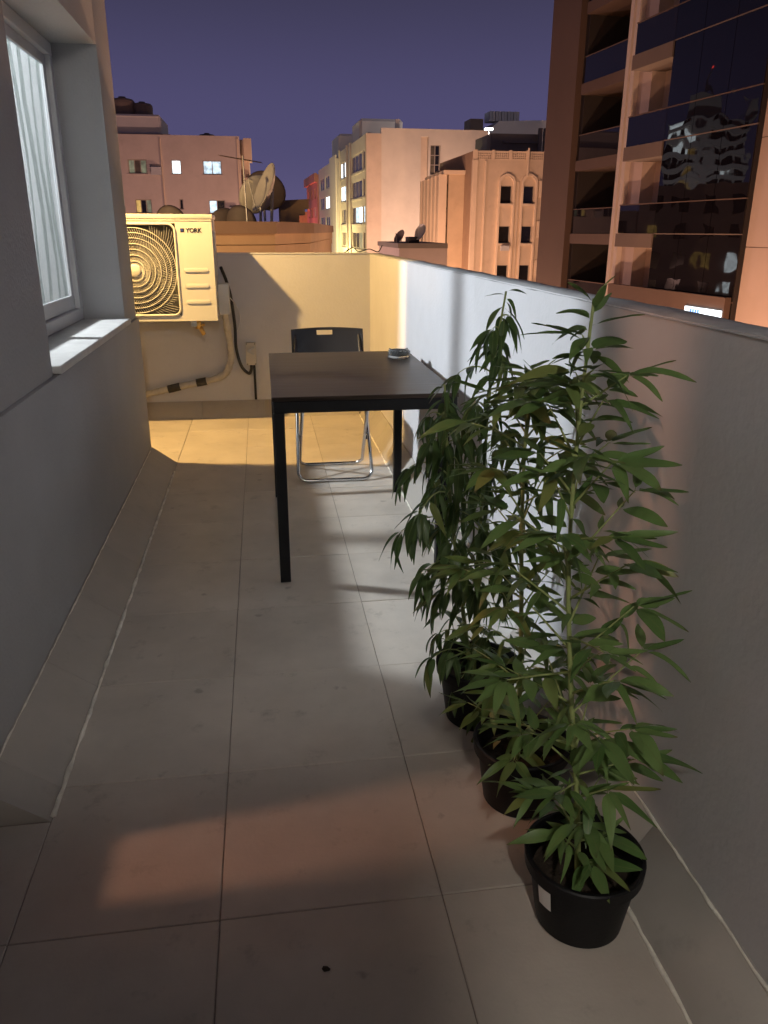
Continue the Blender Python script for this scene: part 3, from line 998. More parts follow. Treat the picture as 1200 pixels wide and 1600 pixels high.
# back rest: gently curved slab with a grip slot
br = MB()
nx = 16
hw, hz0, hz1 = 0.203, 0.600, 0.782
slot = (-0.058, 0.032, 0.742, 0.768)
xs_ = sorted(set([-hw + 2 * hw * i / nx for i in range(nx + 1)] + [slot[0], slot[1]]))
zs_ = [hz0, 0.66, 0.70, slot[2], slot[3], hz1]
def bp_(x, z, off):
    return (cx + x, 4.50 + 0.04 - 0.38 * (x / 0.2) ** 2 * 0.09 + (z - 0.7) * 0.32 + off, z)
idx = {}
vs, fs = [], []
for o_ in (0, 1):
    for i, x in enumerate(xs_):
        for k, z in enumerate(zs_):
            idx[(o_, i, k)] = len(vs)
            vs.append(bp_(x, z - (0.006 * (x / .2) ** 2 if k == 5 else 0), o_ * 0.009))
hole = set((i, k) for i in range(len(xs_) - 1) for k in range(len(zs_) - 1) if xs_[i] >= slot[0] - 1e-6 and xs_[i + 1] <= slot[1] + 1e-6 and k == 3)
cells = [(i, k) for i in range(len(xs_) - 1) for k in range(len(zs_) - 1) if (i, k) not in hole]
for (i, k) in cells:
    fs.append((idx[0, i, k], idx[0, i + 1, k], idx[0, i + 1, k + 1], idx[0, i, k + 1]))
    fs.append((idx[1, i, k], idx[1, i, k + 1], idx[1, i + 1, k + 1], idx[1, i + 1, k]))
    for (di, dk, a_, b_) in ((-1, 0, (0, 0), (0, 1)), (1, 0, (1, 0), (1, 1)), (0, -1, (0, 0), (1, 0)), (0, 1, (0, 1), (1, 1))):
        if (i + di, k + dk) not in cells:
            p, q = (i + a_[0], k + a_[1]), (i + b_[0], k + b_[1])
            fs.append((idx[(0,) + p], idx[(0,) + q], idx[(1,) + q], idx[(1,) + p]))
br.add(vs, fs)
br.build('backrest', 'black_plastic', ch)
st = MB()
st.prism(round_rect(cx, 4.255, 0.19, 0.19, 0.045), 'z', 0.428, 0.442)
st.build('seat', 'black_plastic', ch, bevel=0.004)

# ------------------------------------------------------------------ potted plants
def leaf_mesh(name, wid, bend, fold, mt, seg=8, side=0.0, curl=0.0):
    vs, fs = [], []
    # petiole along +Y then blade
    vs += [(-0.006, 0, 0), (0.006, 0, 0), (0, 0, 0.008)]
    for i in range(seg + 1):
        t_ = i / seg
        y = 0.10 + 0.90 * t_
        wv = wid * (math.sin(math.pi * min(1, t_ ** 0.72)) ** 0.85) * (1 - 0.25 * t_) if 0 < t_ < 1 else 0.004
        z = -bend * (y ** 2)
        zz = 0.02 * math.sin(t_ * 9)
        xo = side * t_ ** 2
        tw_ = curl * t_
        vs += [(xo - wv, y - 0.02 * wv, z + (fold + tw_) * wv + zz * .5), (xo, y, z), (xo + wv, y - 0.02 * wv, z + (fold - tw_) * wv - zz * .5)]
    fs += [(0, 3, 4), (1, 4, 5), (0, 4, 2), (2, 4, 1)]
    for i in range(seg):
        o = 3 + 3 * i
        fs += [(o, o + 3, o + 4, o + 1), (o + 1, o + 4, o + 5, o + 2)]
    me = bpy.data.meshes.new(name)
    me.from_pydata(vs, [], fs)
    me.materials.append(M[mt])
    for p in me.polygons: p.use_smooth = True
    return me


LEAF = [leaf_mesh('leaf', w_, b_, f_, 'leaf', 8, sd_, c_) for (w_, b_, f_, sd_, c_) in ((0.126, 0.10, 0.30, .03, .3), (0.147, 0.22, 0.22, -.05, -.5), (0.115, 0.35, 0.45, .06, .8), (0.157, 0.02, 0.18, -.02, .2), (0.131, 0.55, 0.25, .04, -.9), (0.105, -0.12, 0.5, -.06, .5), (0.168, 0.28, 0.1, .05, 1.1))]
LEAFD = [leaf_mesh('leaf', w_, b_, f_, 'leaf_dark', 8, sd_, c_) for (w_, b_, f_, sd_, c_) in ((0.126, 0.30, 0.35, .04, .5), (0.147, 0.45, 0.25, -.05, -.8), (0.105, 0.60, 0.55, .06, .9), (0.131, 0.2, 0.3, -.03, -.3), (0.095, 0.75, 0.7, .08, 1.2))]


PEND = []


def put_leaf(root, meshes, base, direc, length, roll, rnd_):
    d = Vector(direc).normalized()
    tip = base.x + d.x * length
    if tip > 0.755:
        d.x = (0.755 - base.x) / length
        d.normalize()
    xaxis = d.cross(Vector((0, 0, 1)))
    if xaxis.length < 0.05: xaxis = Vector((1, 0, 0))
    xaxis.normalize()
    z = xaxis.cross(d).normalized()
    mt = Matrix((xaxis, d, z)).transposed() @ Matrix.Rotation(roll, 3, 'Y')
    off = Vector(ROOT[root])
    s = length
    PEND.append((s, rnd_.choice(meshes), Matrix.Translation(base - off) @ mt.to_4x4() @ Matrix.Diagonal((s * rnd_.uniform(.75, 1.15), s, s, 1))))


def settle_leaves(root, mt):
    """the 296 largest leaves are parts of their own, the small rest one part"""
    PEND.sort(key=lambda q: -q[0])
    for s, me, mx in PEND[:296]:
        o = bpy.data.objects.new('leaf', me)
        col.objects.link(o)
        o.parent = root
        o.matrix_local = mx
    vs, fs = [], []
    for s, me, mx in PEND[296:]:
        k = len(vs)
        vs += [tuple(mx @ v.co) for v in me.vertices]
        fs += [tuple(i + k for i in p.vertices) for p in me.polygons]
    if vs:
        me = bpy.data.meshes.new('small_leaves')
        me.from_pydata(vs, [], fs)
        me.materials.append(M[mt])
        for p in me.polygons: p.use_smooth = True
        o = bpy.data.objects.new('small_leaves', me)
        col.objects.link(o)
        o.parent = root
        o['kind'] = 'stuff'
    PEND.clear()


def potted_plant(x, y, rb, rt, hp, stems, label, seed, meshes, leaf_len, droop, branch_len, nbr, lean=(0, 0), stick=False, low=0.75):
    rnd_ = random.Random(seed)
    t_ = thing('potted_plant', (x, y, 0), label, 'plant', 'potted plants along the parapet')
    prof = [(0.001, 0.002), (rb - 0.006, 0.002), (rb, 0.008), (rt - 0.006, hp - 0.030), (rt - 0.006, hp - 0.029), (rt + 0.004, hp - 0.028), (rt + 0.006, hp - 0.003), (rt + 0.003, hp), (rt - 0.003, hp), (rt - 0.006, hp - 0.006), (rt - 0.014, hp - 0.07), (rt - 0.018, hp - 0.10)]
    MB().lathe(prof, (x, y, 0), 48).build('pot', 'pot', t_, smooth='auto')
    so = MB()
    vs = [(x, y, hp - 0.052)]
    fs = []
    n = 28
    for ri in range(1, 6):
        for k in range(n):
            a = 2 * math.pi * k / n
            r = (rt - 0.012) * ri / 5
            vs.append((x + r * math.cos(a), y + r * math.sin(a), hp - 0.058 + rnd_.uniform(-.006, .006)))
    fs += [(0, 1 + k, 1 + (k + 1) % n) for k in range(n)]
    for ri in range(4):
        for k in range(n):
            k2 = (k + 1) % n
            fs.append((1 + ri * n + k, 1 + (ri + 1) * n + k, 1 + (ri + 1) * n + k2, 1 + ri * n + k2))
    so.add(vs, fs).build('soil', 'soil', t_, smooth=True)
    if stick:
        sm = MB()
        vs = []
        for i in range(6):
            a = R(196 + 3.6 * i)
            for k, z in enumerate((hp - 0.085, hp - 0.032)):
                r = rb + (rt - rb) * z / hp + 0.0015
                vs.append((x + r * math.cos(a), y + r * math.sin(a), z))
        sm.add(vs, [(2 * i, 2 * i + 2, 2 * i + 3, 2 * i + 1) for i in range(5)]).build('paper_label', 'paper', t_)
    count = 0
    for stem in stems:
        pts = spline([Vector(p) for p in stem], 8)
        n = len(pts)
        MB().tube(pts, [0.0060 * (1 - 0.75 * i / n) + 0.0008 for i in range(n)], 8).build('stem', 'stem', t_, smooth=True)
        L_ = sum((pts[i + 1] - pts[i]).length for i in range(n - 1))
        def along(u):
            k = min(n - 2, int(u * (n - 1)))
            return pts[k].lerp(pts[k + 1], u * (n - 1) - k)
        ang = rnd_.uniform(0, 6.28)
        nn = nbr
        for j in range(nn):
            u = 0.045 + 0.875 * j / (nn - 1)
            b0 = along(u)
            ang += 2.4
            prof_u = math.sin(math.pi * min(1, (u + 0.28) * 0.78)) ** 0.7
            bl = branch_len * (0.45 + 0.65 * prof_u) * rnd_.uniform(0.7, 1.2) * (1.0 - 0.45 * max(0, u - .6) / .4)
            if u > 0.86: bl *= 0.45
            bl *= min(1.0, low + 1.7 * u)
            el = R(rnd_.uniform(18, 58)) + (u - 0.5) * 0.3
            dirh = Vector((math.cos(ang) + lean[0], math.sin(ang) + lean[1], 0))
            if dirh.x > 0.15: dirh.x *= 0.62
            dirh.normalize()
            d = dirh * math.cos(el) + Vector((0, 0, math.sin(el)))
            bp2 = []
            for i in range(6):
                q = i / 5
                p = b0 + d * (bl * q) - Vector((0, 0, droop * bl * 0.75 * q ** 2.2))
                p.x = min(p.x, 0.735)
                bp2.append(p)
            MB().tube(bp2, [0.0026 - 0.0016 * i / 5 for i in range(6)], 5).build('branch', 'stem', t_, smooth=True)
            # pairs along the branch and a fan of leaves at its tip
            for q in ((0.45, 0.75) if bl > 0.12 else (0.55,)):
                k = int(q * 5)
                p = bp2[k].lerp(bp2[min(5, k + 1)], q * 5 - k)
                for sgn in (-1, 1):
                    sd = dirh.cross(Vector((0, 0, 1))) * sgn
                    ld = dirh * 0.55 + sd * rnd_.uniform(0.6, 1.0) + Vector((0, 0, rnd_.uniform(-.1, .35) - droop * rnd_.uniform(0.5, 1.5)))
                    put_leaf(t_, meshes, p, ld, leaf_len * rnd_.uniform(0.6, 0.95), rnd_.uniform(-.5, .5), rnd_)
                    count += 1
            nt_ = rnd_.choice((4, 4, 5, 5))
            for q in range(nt_):
                az = (q - (nt_ - 1) / 2) * (2.3 / nt_) + rnd_.uniform(-.15, .15)
                c_, s_ = math.cos(az), math.sin(az)
                ld = Vector((dirh.x * c_ - dirh.y * s_, dirh.x * s_ + dirh.y * c_, rnd_.uniform(-.15, .45) - droop * rnd_.uniform(0.8, 2.2)))
                put_leaf(t_, meshes, bp2[5], ld, leaf_len * rnd_.uniform(0.75, 1.15) * (1 - 0.15 * abs(az)), rnd_.uniform(-.4, .4), rnd_)
                count += 1
            # one leaf in the axil
            ld = Vector((math.cos(ang + 1.2), math.sin(ang + 1.2), rnd_.uniform(0, .4) - droop))
            put_leaf(t_, meshes, b0, ld, leaf_len * rnd_.uniform(0.6, 0.9), rnd_.uniform(-.4, .4), rnd_)
            count += 1
        # crown at the top of the stem
        tp = pts[-1]
        for q in range(8):
            a = 2.4 * q + rnd_.uniform(-.3, .3)
            ld = Vector((math.cos(a), math.sin(a), 1.5 - 0.22 * q - droop * 1.6))
            put_leaf(t_, meshes, tp - Vector((0, 0, 0.008 * q)), ld, leaf_len * (0.45 + 0.07 * q), rnd_.uniform(-.3, .3), rnd_)
            count += 1
    settle_leaves(t_, 'leaf_dark' if meshes is LEAFD else 'leaf')
    return t_


p1 = potted_plant(0.570, 1.150, 0.085, 0.110, 0.165,
                  [[(0.562, 1.15, 0.10), (0.545, 1.158, 0.30), (0.521, 1.165, 0.49), (0.493, 1.165, 0.75), (0.487, 1.165, 0.98), (0.494, 1.165, 1.205)]],
                  'nearest potted plant, tall with broad green leaves, white label on its pot', 21, LEAF, 0.097, 0.03, 0.150, 50, lean=(0.10, -0.05), stick=True, low=0.28)
p2 = potted_plant(0.560, 1.510, 0.085, 0.110, 0.170,
                  [[(0.552, 1.51, 0.10), (0.545, 1.52, 0.40), (0.527, 1.52, 0.72), (0.524, 1.52, 0.93), (0.545, 1.52, 1.03)]],
                  'middle potted plant of the three, its pot half hidden between the others', 34, LEAF, 0.096, 0.18, 0.148, 44)
p3 = potted_plant(0.545, 1.855, 0.085, 0.112, 0.180,
                  [[(0.535, 1.86, 0.11), (0.536, 1.88, 0.43), (0.542, 1.88, 0.68), (0.547, 1.88, 0.93), (0.575, 1.88, 1.165)],
                   [(0.530, 1.85, 0.11), (0.478, 1.85, 0.44), (0.444, 1.85, 0.70), (0.425, 1.85, 0.95)]],
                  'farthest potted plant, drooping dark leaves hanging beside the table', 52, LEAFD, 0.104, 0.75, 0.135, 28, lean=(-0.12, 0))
# yellowed leaf caught low in the foliage, and a crumb on the floor
dl = leaf_mesh('leaf', 0.15, 0.3, 0.3, 'dry_leaf')
o = bpy.data.objects.new('leaf', dl); col.objects.link(o); o.parent = p2
o.matrix_local = Matrix.Translation((-0.09, -0.11, 0.25)) @ Euler((0.5, 0.3, 2.6)).to_matrix().to_4x4() @ Matrix.Scale(0.05, 4)
o['label'] = 'small yellowed leaf above the middle pot'
cr_ = MB()
rn = random.Random(2)
cr_.add([(0.058 + 0.008 * math.cos(a) * rn.uniform(.6, 1.2), 1.10 + 0.007 * math.sin(a) * rn.uniform(.6, 1.2), 0.0012 + 0.004 * (k % 2)) for k, a in enumerate([i * 6.283 / 9 for i in range(9)])] + [(0.058, 1.10, 0.007)], [(i, (i + 1) % 9, 9) for i in range(9)])
tag(cr_.build('dirt_crumb', 'soil'), 'small dark crumb of dirt on the nearest floor tiles', 'dirt')

# ================================================================== the city around
def facade(root, name, mt, u0, u1, z0, z1, holes, w0, th, side='front'):
    """wall slab with real openings; u runs along it, w into the building"""
    us = sorted(set([u0, u1] + [h[0] for h in holes] + [h[1] for h in holes]))
    zs = sorted(set([z0, z1] + [h[2] for h in holes] + [h[3] for h in holes]))
    us = [u for u in us if u0 <= u <= u1]
    zs = [z for z in zs if z0 <= z <= z1]
    mb = MB()
    for a, b in zip(us[:-1], us[1:]):
        run = None
        for c, d in zip(zs[:-1], zs[1:]):
            um, zm = (a + b) / 2, (c + d) / 2
            if any(h[0] < um < h[1] and h[2] < zm < h[3] for h in holes):
                if run: quad_box(mb, side, a, b, w0, w0 + th, *run)
                run = None
            else:
                run = (run[0], d) if run else (c, d)
        if run: quad_box(mb, side, a, b, w0, w0 + th, *run)
    return mb.build(name, mt, root, local=True)


def quad_box(mb, side, u0, u1, w0, w1, z0, z1):
    if side == 'front': mb.box(u0, u1, w0, w1, z0, z1)
    else: mb.box(w0, w1, u0, u1, z0, z1)


def lbox(root, name, mt, x0, x1, y0, y1, z0, z1, bevel=0.0):
    return MB().box(x0, x1, y0, y1, z0, z1).build(name, mt, root, local=True, bevel=bevel, bseg=1)


def window(root, hole, w0, pane, side='front', frame='win_frame', fw=0.07, mull=1, trans=0, deep=0.14):
    u0, u1, z0, z1 = hole
    e = 0.002
    mb = MB()
    a, b = w0 + deep - 0.06, w0 + deep
    quad_box(mb, side, u0 + e, u1 - e, a, b, z0 + e, z0 + fw)
    quad_box(mb, side, u0 + e, u1 - e, a, b, z1 - fw, z1 - e)
    edges = [u0 + e + (u1 - u0 - 2 * e - fw) * i / (mull + 1) for i in range(mull + 2)]
    for u in edges: quad_box(mb, side, u, u + fw, a, b, z0 + fw + .001, z1 - fw - .001)
    fr_ = mb.build('window', frame, root, local=True)
    panes = pane if isinstance(pane, (list, tuple)) else [pane] * (mull + 1)
    for i in range(mull + 1):
        q = MB()
        quad_box(q, side, edges[i] + fw, edges[i + 1], a + 0.02, a + 0.03, z0 + fw, z1 - fw)
        q.build('pane', panes[i % len(panes)], fr_, local=True)
    return fr_


# ---------------------------------------------------------------- rooftop next door with dishes
A2, B2, C2 = at(120, 362, 15.0), at(430, 362, 16.0), at(486, 362, 18.5)
D2, E2 = Vector((2.6, 30, 0)), Vector((-8, 30, 0))
def off_poly(pts, d):
    c = sum((Vector((p.x, p.y, 0)) for p in pts), Vector()) / len(pts)
    return [(p.x + (p.x - c.x) / (Vector((p.x, p.y, 0)) - c).length * d, p.y + (p.y - c.y) / (Vector((p.x, p.y, 0)) - c).length * d) for p in pts]
pl = [A2, B2, C2, D2, E2]
nb_ = thing('neighbour_house', (-2, 20, GZ), 'low ochre roofed neighbour house just beyond the end wall', 'house')
MB().prism(off_poly(pl, -0.12), 'z', GZ, 0.86).build('wall', 'tan_wall', nb_)
MB().prism(off_poly(pl, -0.05), 'z', 0.861, 1.03).build('lower_cornice', 'tan_wall', nb_)
MB().prism(off_poly(pl, -0.02), 'z', 1.045, 1.24).build('frieze', 'tan_wall', nb_)
MB().prism(off_poly(pl, 0.10), 'z', 1.241, 1.455).build('parapet', 'brown_wall', nb_)
sb = thing('stepped_roof_block', (0.9, 21, 1.456), 'dark stepped block standing on the neighbour roof behind the dishes', 'roof block')
MB().prism([(0.50, 1.456), (0.98, 1.456), (0.98, 1.66), (1.12, 1.66), (1.12, 1.80), (1.22, 1.80), (1.22, 2.02), (0.50, 1.98)], 'y', 20.6, 21.2).build('block', 'brown_wall', sb)


def dish(loc, dia, aim, label, mt, group='satellite dishes'):
    """parabolic dish on a short mast; aim = direction it faces"""
    t_ = thing('satellite_dish', loc, label, 'satellite dish', group)
    c = Vector(loc) + Vector((0, 0, dia * 0.62))
    a = Vector(aim).normalized()
    rot = a.to_track_quat('Z', 'Y').to_matrix().to_4x4()
    prof = []
    n = 8
    for i in range(n + 1):
        r = dia / 2 * i / n
        prof.append((max(r, .001), 0.16 * dia * (i / n) ** 2))
    prof += [(dia / 2 + 0.012, 0.16 * dia + 0.004), (dia / 2, 0.16 * dia - 0.012)]
    for i in range(n, -1, -1):
        prof.append((max(dia / 2 * i / n, .001), 0.16 * dia * (i / n) ** 2 - 0.015))
    MB().lathe(prof, tuple(c), 28, rot).build('reflector', mt, t_, smooth=True)
    f = c + a * dia * 0.5
    lowrim = c + rot @ Vector((0, -dia * 0.46, 0.15 * dia))
    MB().tube([lowrim, f], 0.014, 6).build('feed_arm', 'galv', t_)
    MB().tube([f, f - a * 0.10], 0.035, 8).build('feed_horn', mt, t_)
    MB().tube([Vector(loc), c - a * 0.05], 0.03, 8).build('mast', 'galv', t_)
    return t_


zt_ = 1.456
dish((at(424, 340, 17.0).x, 17.0, zt_), 0.95, (-0.88, -0.25, 0.40), 'pale large satellite dish tilted up to the left', 'dish')
dish((at(407, 340, 17.8).x, 17.8, zt_), 0.80, (-0.45, 0.80, 0.40), 'grey satellite dish seen from behind beside the pale one', 'dish')
dish((at(414, 340, 20.0).x, 20.0, zt_ + .05), 0.95, (0.3, 0.85, 0.5), 'brownish satellite dish peeking above the others', 'tank')
dish((at(374, 340, 16.6).x, 16.6, zt_ - .42), 0.62, (0.35, 0.8, 0.3), 'dark satellite dish left of the grey one on the roof edge', 'dish_dark')
dish((at(352, 340, 16.9).x, 16.9, zt_ - .46), 0.62, (-0.3, 0.85, 0.3), 'dark satellite dish behind the right end of the air conditioner', 'dish_dark')
dish((at(265, 340, 16.6).x, 16.6, zt_ - .38), 0.58, (0.2, 0.85, 0.3), 'dark satellite dish above the middle of the air conditioner', 'dish_dark')
an = thing('tv_antenna', (at(386, 340, 16.4).x, 16.4, zt_), 'thin rooftop TV antenna on a mast beside the dishes', 'antenna')
axx = at(386, 340, 16.4).x
MB().tube([(axx, 16.4, zt_), (axx - 0.02, 16.4, 2.62)], 0.013, 6).build('mast', 'galv', an)
pa, pb = at(344, 243, 16.2), at(408, 254, 16.7)
MB().tube([pa, pb], 0.011, 6).build('boom', 'tank', an)
for i in range(9):
    p = pa.lerp(pb, i / 8)
    h_ = 0.10 + 0.012 * i
    MB().tube([p + Vector((-.03, -h_, 0)), p + Vector((.03, h_, 0))], 0.004, 5).build('element', 'tank', an)

# ---------------------------------------------------------------- pink apartment block on the left
Y1 = 73.0
b1 = thing('apartment_block', (0, Y1, GZ), 'plain pink apartment block with small lit windows, left of the sky gap', 'building')
ROOT[b1] = (0, 0, 0)
b1.location = (0, Y1, 0)
def X1(px): return at(px, 300, Y1).x
def Z1(py): return at(280, py, Y1).z
xa, xb, zt1 = X1(120), X1(378), Z1(211)
cols = [(X1(140), X1(170)), (X1(204), X1(233)), (X1(271), X1(286)), (X1(319.5), X1(348.5))]
ST1 = Z1(250) - Z1(312)
holes, info = [], []
for r_ in range(7):
    for c_, (u0, u1) in enumerate(cols):
        du = 0
        if c_ == 2 and r_ % 2 == 1:
            h = (X1(279), X1(285), Z1(311) - ST1 * (r_ - 1), Z1(327) - ST1 * (r_ - 1))
            h = (h[0], h[1], h[3], h[2])
        else:
            sh = X1(6) - X1(0) if r_ else 0
            h = (u0 + sh * min(r_, 1), u1 + sh * min(r_, 1) * .4, Z1(272) - ST1 * r_, Z1(250) - ST1 * r_)
        if h[2] < GZ + 0.5: continue
        holes.append(h)
        p = 'dark_glass'
        if (r_, c_) == (0, 1): p = ['lit_green', 'dim_glass', 'lit_green']
        elif (r_, c_) == (0, 2): p = 'lit_white'
        elif (r_, c_) == (0, 3): p = 'lit_cool'
        elif (r_, c_) == (1, 1): p = ['lit_warm', 'dark_glass', 'lit_green']
        elif (r_, c_) == (1, 3): p = ['lit_cool', 'dark_glass']
        elif r_ > 1 and (r_ * 3 + c_) % 4 == 0: p = 'lit_warm'
        info.append((h, p))
facade(b1, 'wall', 'pink_wall', xa, xb, GZ, zt1, holes, 0, 0.3)
lbox(b1, 'wall', 'pink_wall', xa + .01, xb - .001, 0.32, 14, GZ, zt1 - 0.25)
for h, p in info:
    window(b1, h, 0, p, mull=(2 if isinstance(p, list) and len(p) == 3 else 0 if h[1] - h[0] < 1 else 1), deep=0.2)
    lbox(b1, 'window_ledge', 'pink_wall', h[0] - .08, h[1] + .08, -0.06, -0.001, h[2] - .1, h[2] - .01)
for h, p in info[1:11:3]:
    lbox(b1, 'cooler_box', 'tank_pale', h[1] + .35, h[1] + 1.15, -0.45, -0.004, h[2] - .1, h[2] + .5)
lbox(b1, 'drain_pipe', 'trim', X1(256), X1(257.4), -0.12, -0.002, GZ, zt1 - .3)
xr2 = X1(391)
lbox(b1, 'side_wing', 'peach_wall', xb + .002, xr2, 1.6, 13, GZ, Z1(213))
for r_ in range(6):
    zt2 = Z1(212) - ST1 * r_
    lbox(b1, 'side_balcony', 'peach_wall', X1(384), X1(396), 0.9, 4.0, zt2 - ST1 * .55, zt2)
lbox(b1, 'corner_pipe', 'trim', xb - .22, xb - .10, -0.12, -0.002, GZ, zt1 - .2)
lbox(b1, 'roof_house', 'white_wall', X1(120), X1(258), 1.0, 7.0, zt1 - .24, Z1(177), bevel=0.15)
lbox(b1, 'roof_ledge', 'brown_wall', X1(120), X1(272), 0.8, 1.0, zt1 - .02, zt1 + .12)
def water_tank(x, y, z, r, h, label, mt='tank'):
    t_ = thing('water_tank', (x, y, z), label, 'water tank', 'rooftop water tanks')
    MB().lathe([(0.001, 0), (r, 0), (r * 1.03, h * .2), (r, h * .4), (r * 1.03, h * .6), (r, h * .8), (r * .85, h * .92), (r * .3, h), (r * .3, h * 1.06), (.001, h * 1.07)], (x, y, z), 24).build('tank', mt, t_, smooth=True)
    return t_
zr = Z1(177)
water_tank(X1(196), Y1 + 3.2, zr, 1.0, 1.45, 'leftmost round brown tank on the pink block roof house')
water_tank(X1(226), Y1 + 3.4, zr, 0.85, 1.15, 'right round brown tank on the pink block roof house')
water_tank(X1(288), Y1 + 6, zt1 - .26, 0.7, 0.75, 'small low tank on the middle of the pink block roof')
water_tank(X1(323), Y1 + 6, zt1 - .26, 0.75, 1.0, 'small tank near the right end of the pink block roof')

# ---------------------------------------------------------------- cream apartment block in the middle
Y3, A3 = 95.0, R(2.0)
O3 = at(577, 362, Y3)
b3 = thing('apartment_block', (O3.x, O3.y, 0), 'tall cream apartment block with a blank end wall and lit side windows', 'building', rz=A3)
ROOT[b3] = (0, 0, 0)
ZT3 = 11.6
LW = 13.6
rows3 = [(8.0 - 2.95 * k, 10.05 - 2.95 * k) for k in range(8)]
cA = (1.4, 4.2); cB = (5.0, 13.4); cC = (18.4, 24.0)
lit3 = {(0, 'C'): ['lit_white', 'dim_glass', 'lit_white'], (1, 'C'): ['lit_cool', 'lit_white', 'lit_white'], (2, 'B'): ['lit_white', 'lit_cool', 'dim_glass'], (3, 'C'): 'dim_glass', (3, 'B'): ['lit_green', 'dim_glass', 'dim_glass'], (2, 'A'): 'lit_cool', (5, 'B'): 'lit_warm', (6, 'C'): 'lit_cool'}
holes, info = [], []
for k, (z0, z1) in enumerate(rows3):
    for nme, (u0, u1) in (('A', cA), ('B', cB), ('C', cC)):
        h = (u0, u1, z0, z1)
        holes.append(h)
        info.append((h, lit3.get((k, nme), 'dim_glass')))
facade(b3, 'side_wall', 'cream_wall', 0.7, 25.4, GZ, ZT3, holes, 0.0, 0.35, 'left')
for h, p in info:
    window(b3, h, 0.0, p, 'left', 'cream_wall', 0.16, 2 if h[1] - h[0] > 4 else 0, deep=0.12)
    MB().box(-0.10, -0.002, h[0] - .2, h[1] + .2, h[2] - .22, h[2] - .02).build('window_ledge', 'cream_wall', b3, local=True)
for v in (13.9, 17.0, 24.6):
    lbox(b3, 'pilaster', 'cream_wall', -0.16, -0.003, v, v + .8, GZ, ZT3 + .2)
lbox(b3, 'corner_pier', 'peach_wall', -0.35, 1.35, -0.25, 0.69, GZ, ZT3 - .2)
# blank end wall with a stair strip
facade(b3, 'end_wall', 'cream_wall', 1.36, LW, GZ, 12.0, [(5.9, 6.75, GZ + .1, 11.2), (7.0, 8.15, 7.3, 10.4)], 0, 0.4)
lbox(b3, 'stair_recess', 'peach_wall', 5.9, 6.75, 0.45, 0.6, GZ, 11.3)
sw = window(b3, (7.0, 8.15, 7.3, 10.4), 0, ['dim_glass', 'dark_glass'], 'front', 'win_frame', 0.09, 1, deep=0.3)
for z in (8.3, 9.3):
    lbox(sw, 'transom', 'win_frame', 7.08, 8.07, 0.19, 0.24, z, z + .08)
lbox(b3, 'body', 'cream_wall', 0.36, LW - .01, 0.7, 25.3, GZ, 11.45)
# farther half of the same row
b3b = thing('apartment_block', (O3.x, O3.y, 0), 'farther pale apartment block adjoining the cream one, most windows lit white', 'building', rz=A3)
ROOT[b3b] = (0, 0, 0)
holes, info = [], []
lit3b = {(1, 0): 'lit_white', (3, 0): 'lit_white', (3, 1): 'lit_cool', (4, 0): 'lit_white', (4, 1): 'lit_white', (5, 1): 'lit_white'}
for k in range(8):
    for c_, (u0, u1) in enumerate(((35.6, 41.0), (43.0, 49.0))):
        h = (u0, u1, 7.4 - 2.95 * k, 9.4 - 2.95 * k)
        holes.append(h); info.append((h, lit3b.get((k, c_), 'dim_glass')))
facade(b3b, 'side_wall', 'white_wall', 25.6, 51, GZ, 10.9, holes, -0.25, 0.35, 'left')
for h, p in info: window(b3b, h, -0.25, p, 'left', 'white_wall', 0.18, 1, deep=0.12)
lbox(b3b, 'body', 'white_wall', 0.12, 12, 25.62, 50.9, GZ, 10.6)
lbox(b3b, 'pilaster', 'white_wall', -0.45, -0.26, 26.4, 33.6, GZ, 11.4)
lbox(b3b, 'roof_house', 'white_wall', 0.4, 7, 29, 37, 10.61, 14.4, bevel=0.3)
lbox(b3, 'roof_house', 'white_wall', 0.6, 6.0, 10.5, 17, 11.46, 14.2, bevel=0.3)
lbox(b3, 'roof_pipe', 'white_wall', 3.3, 3.75, 1.6, 2.0, 11.46, 13.1)
# red-tinted block and orange-lit block at the street's end
b3c = thing('apartment_block', (O3.x, O3.y, 0), 'narrow pink block, red neon glow in its wall colour, at the far end of the cream row', 'building', rz=A3)
ROOT[b3c] = (0, 0, 0)
holes = [(v, v + 2.2, 6.6 - 3.1 * k, 8.3 - 3.1 * k) for v in (55, 61, 67) for k in range(7)]
facade(b3c, 'side_wall', 'red_glow_wall', 52, 72, GZ, 10.4, holes, -0.4, 0.35, 'left')
for i, h in enumerate(holes): window(b3c, h, -0.4, 'lit_cool' if i % 5 == 1 else 'dark_glass', 'left', 'red_glow_wall', 0.15, 0, deep=0.3)
lbox(b3c, 'body', 'red_glow_wall', -0.04, 10, 52.02, 71.9, GZ, 10.2)
lbox(b3c, 'cornice', 'red_glow_wall', -0.9, -0.41, 52, 72.3, 9.2, 10.6)
b3d = thing('distant_house', (at(472, 345, 185).x, 185, GZ), 'small stepped house glowing orange at the far end of the street', 'house')
for (x0, x1, py) in ((463, 472, 337), (472, 486, 331), (466, 478, 347)):
    X0, X1_ = at(x0, 350, 185).x, at(x1, 350, 185).x
    MB().box(X0, X1_, 183 + random.random(), 196, GZ, at(470, py, 185).z).build('wall', 'tan_wall', b3d)

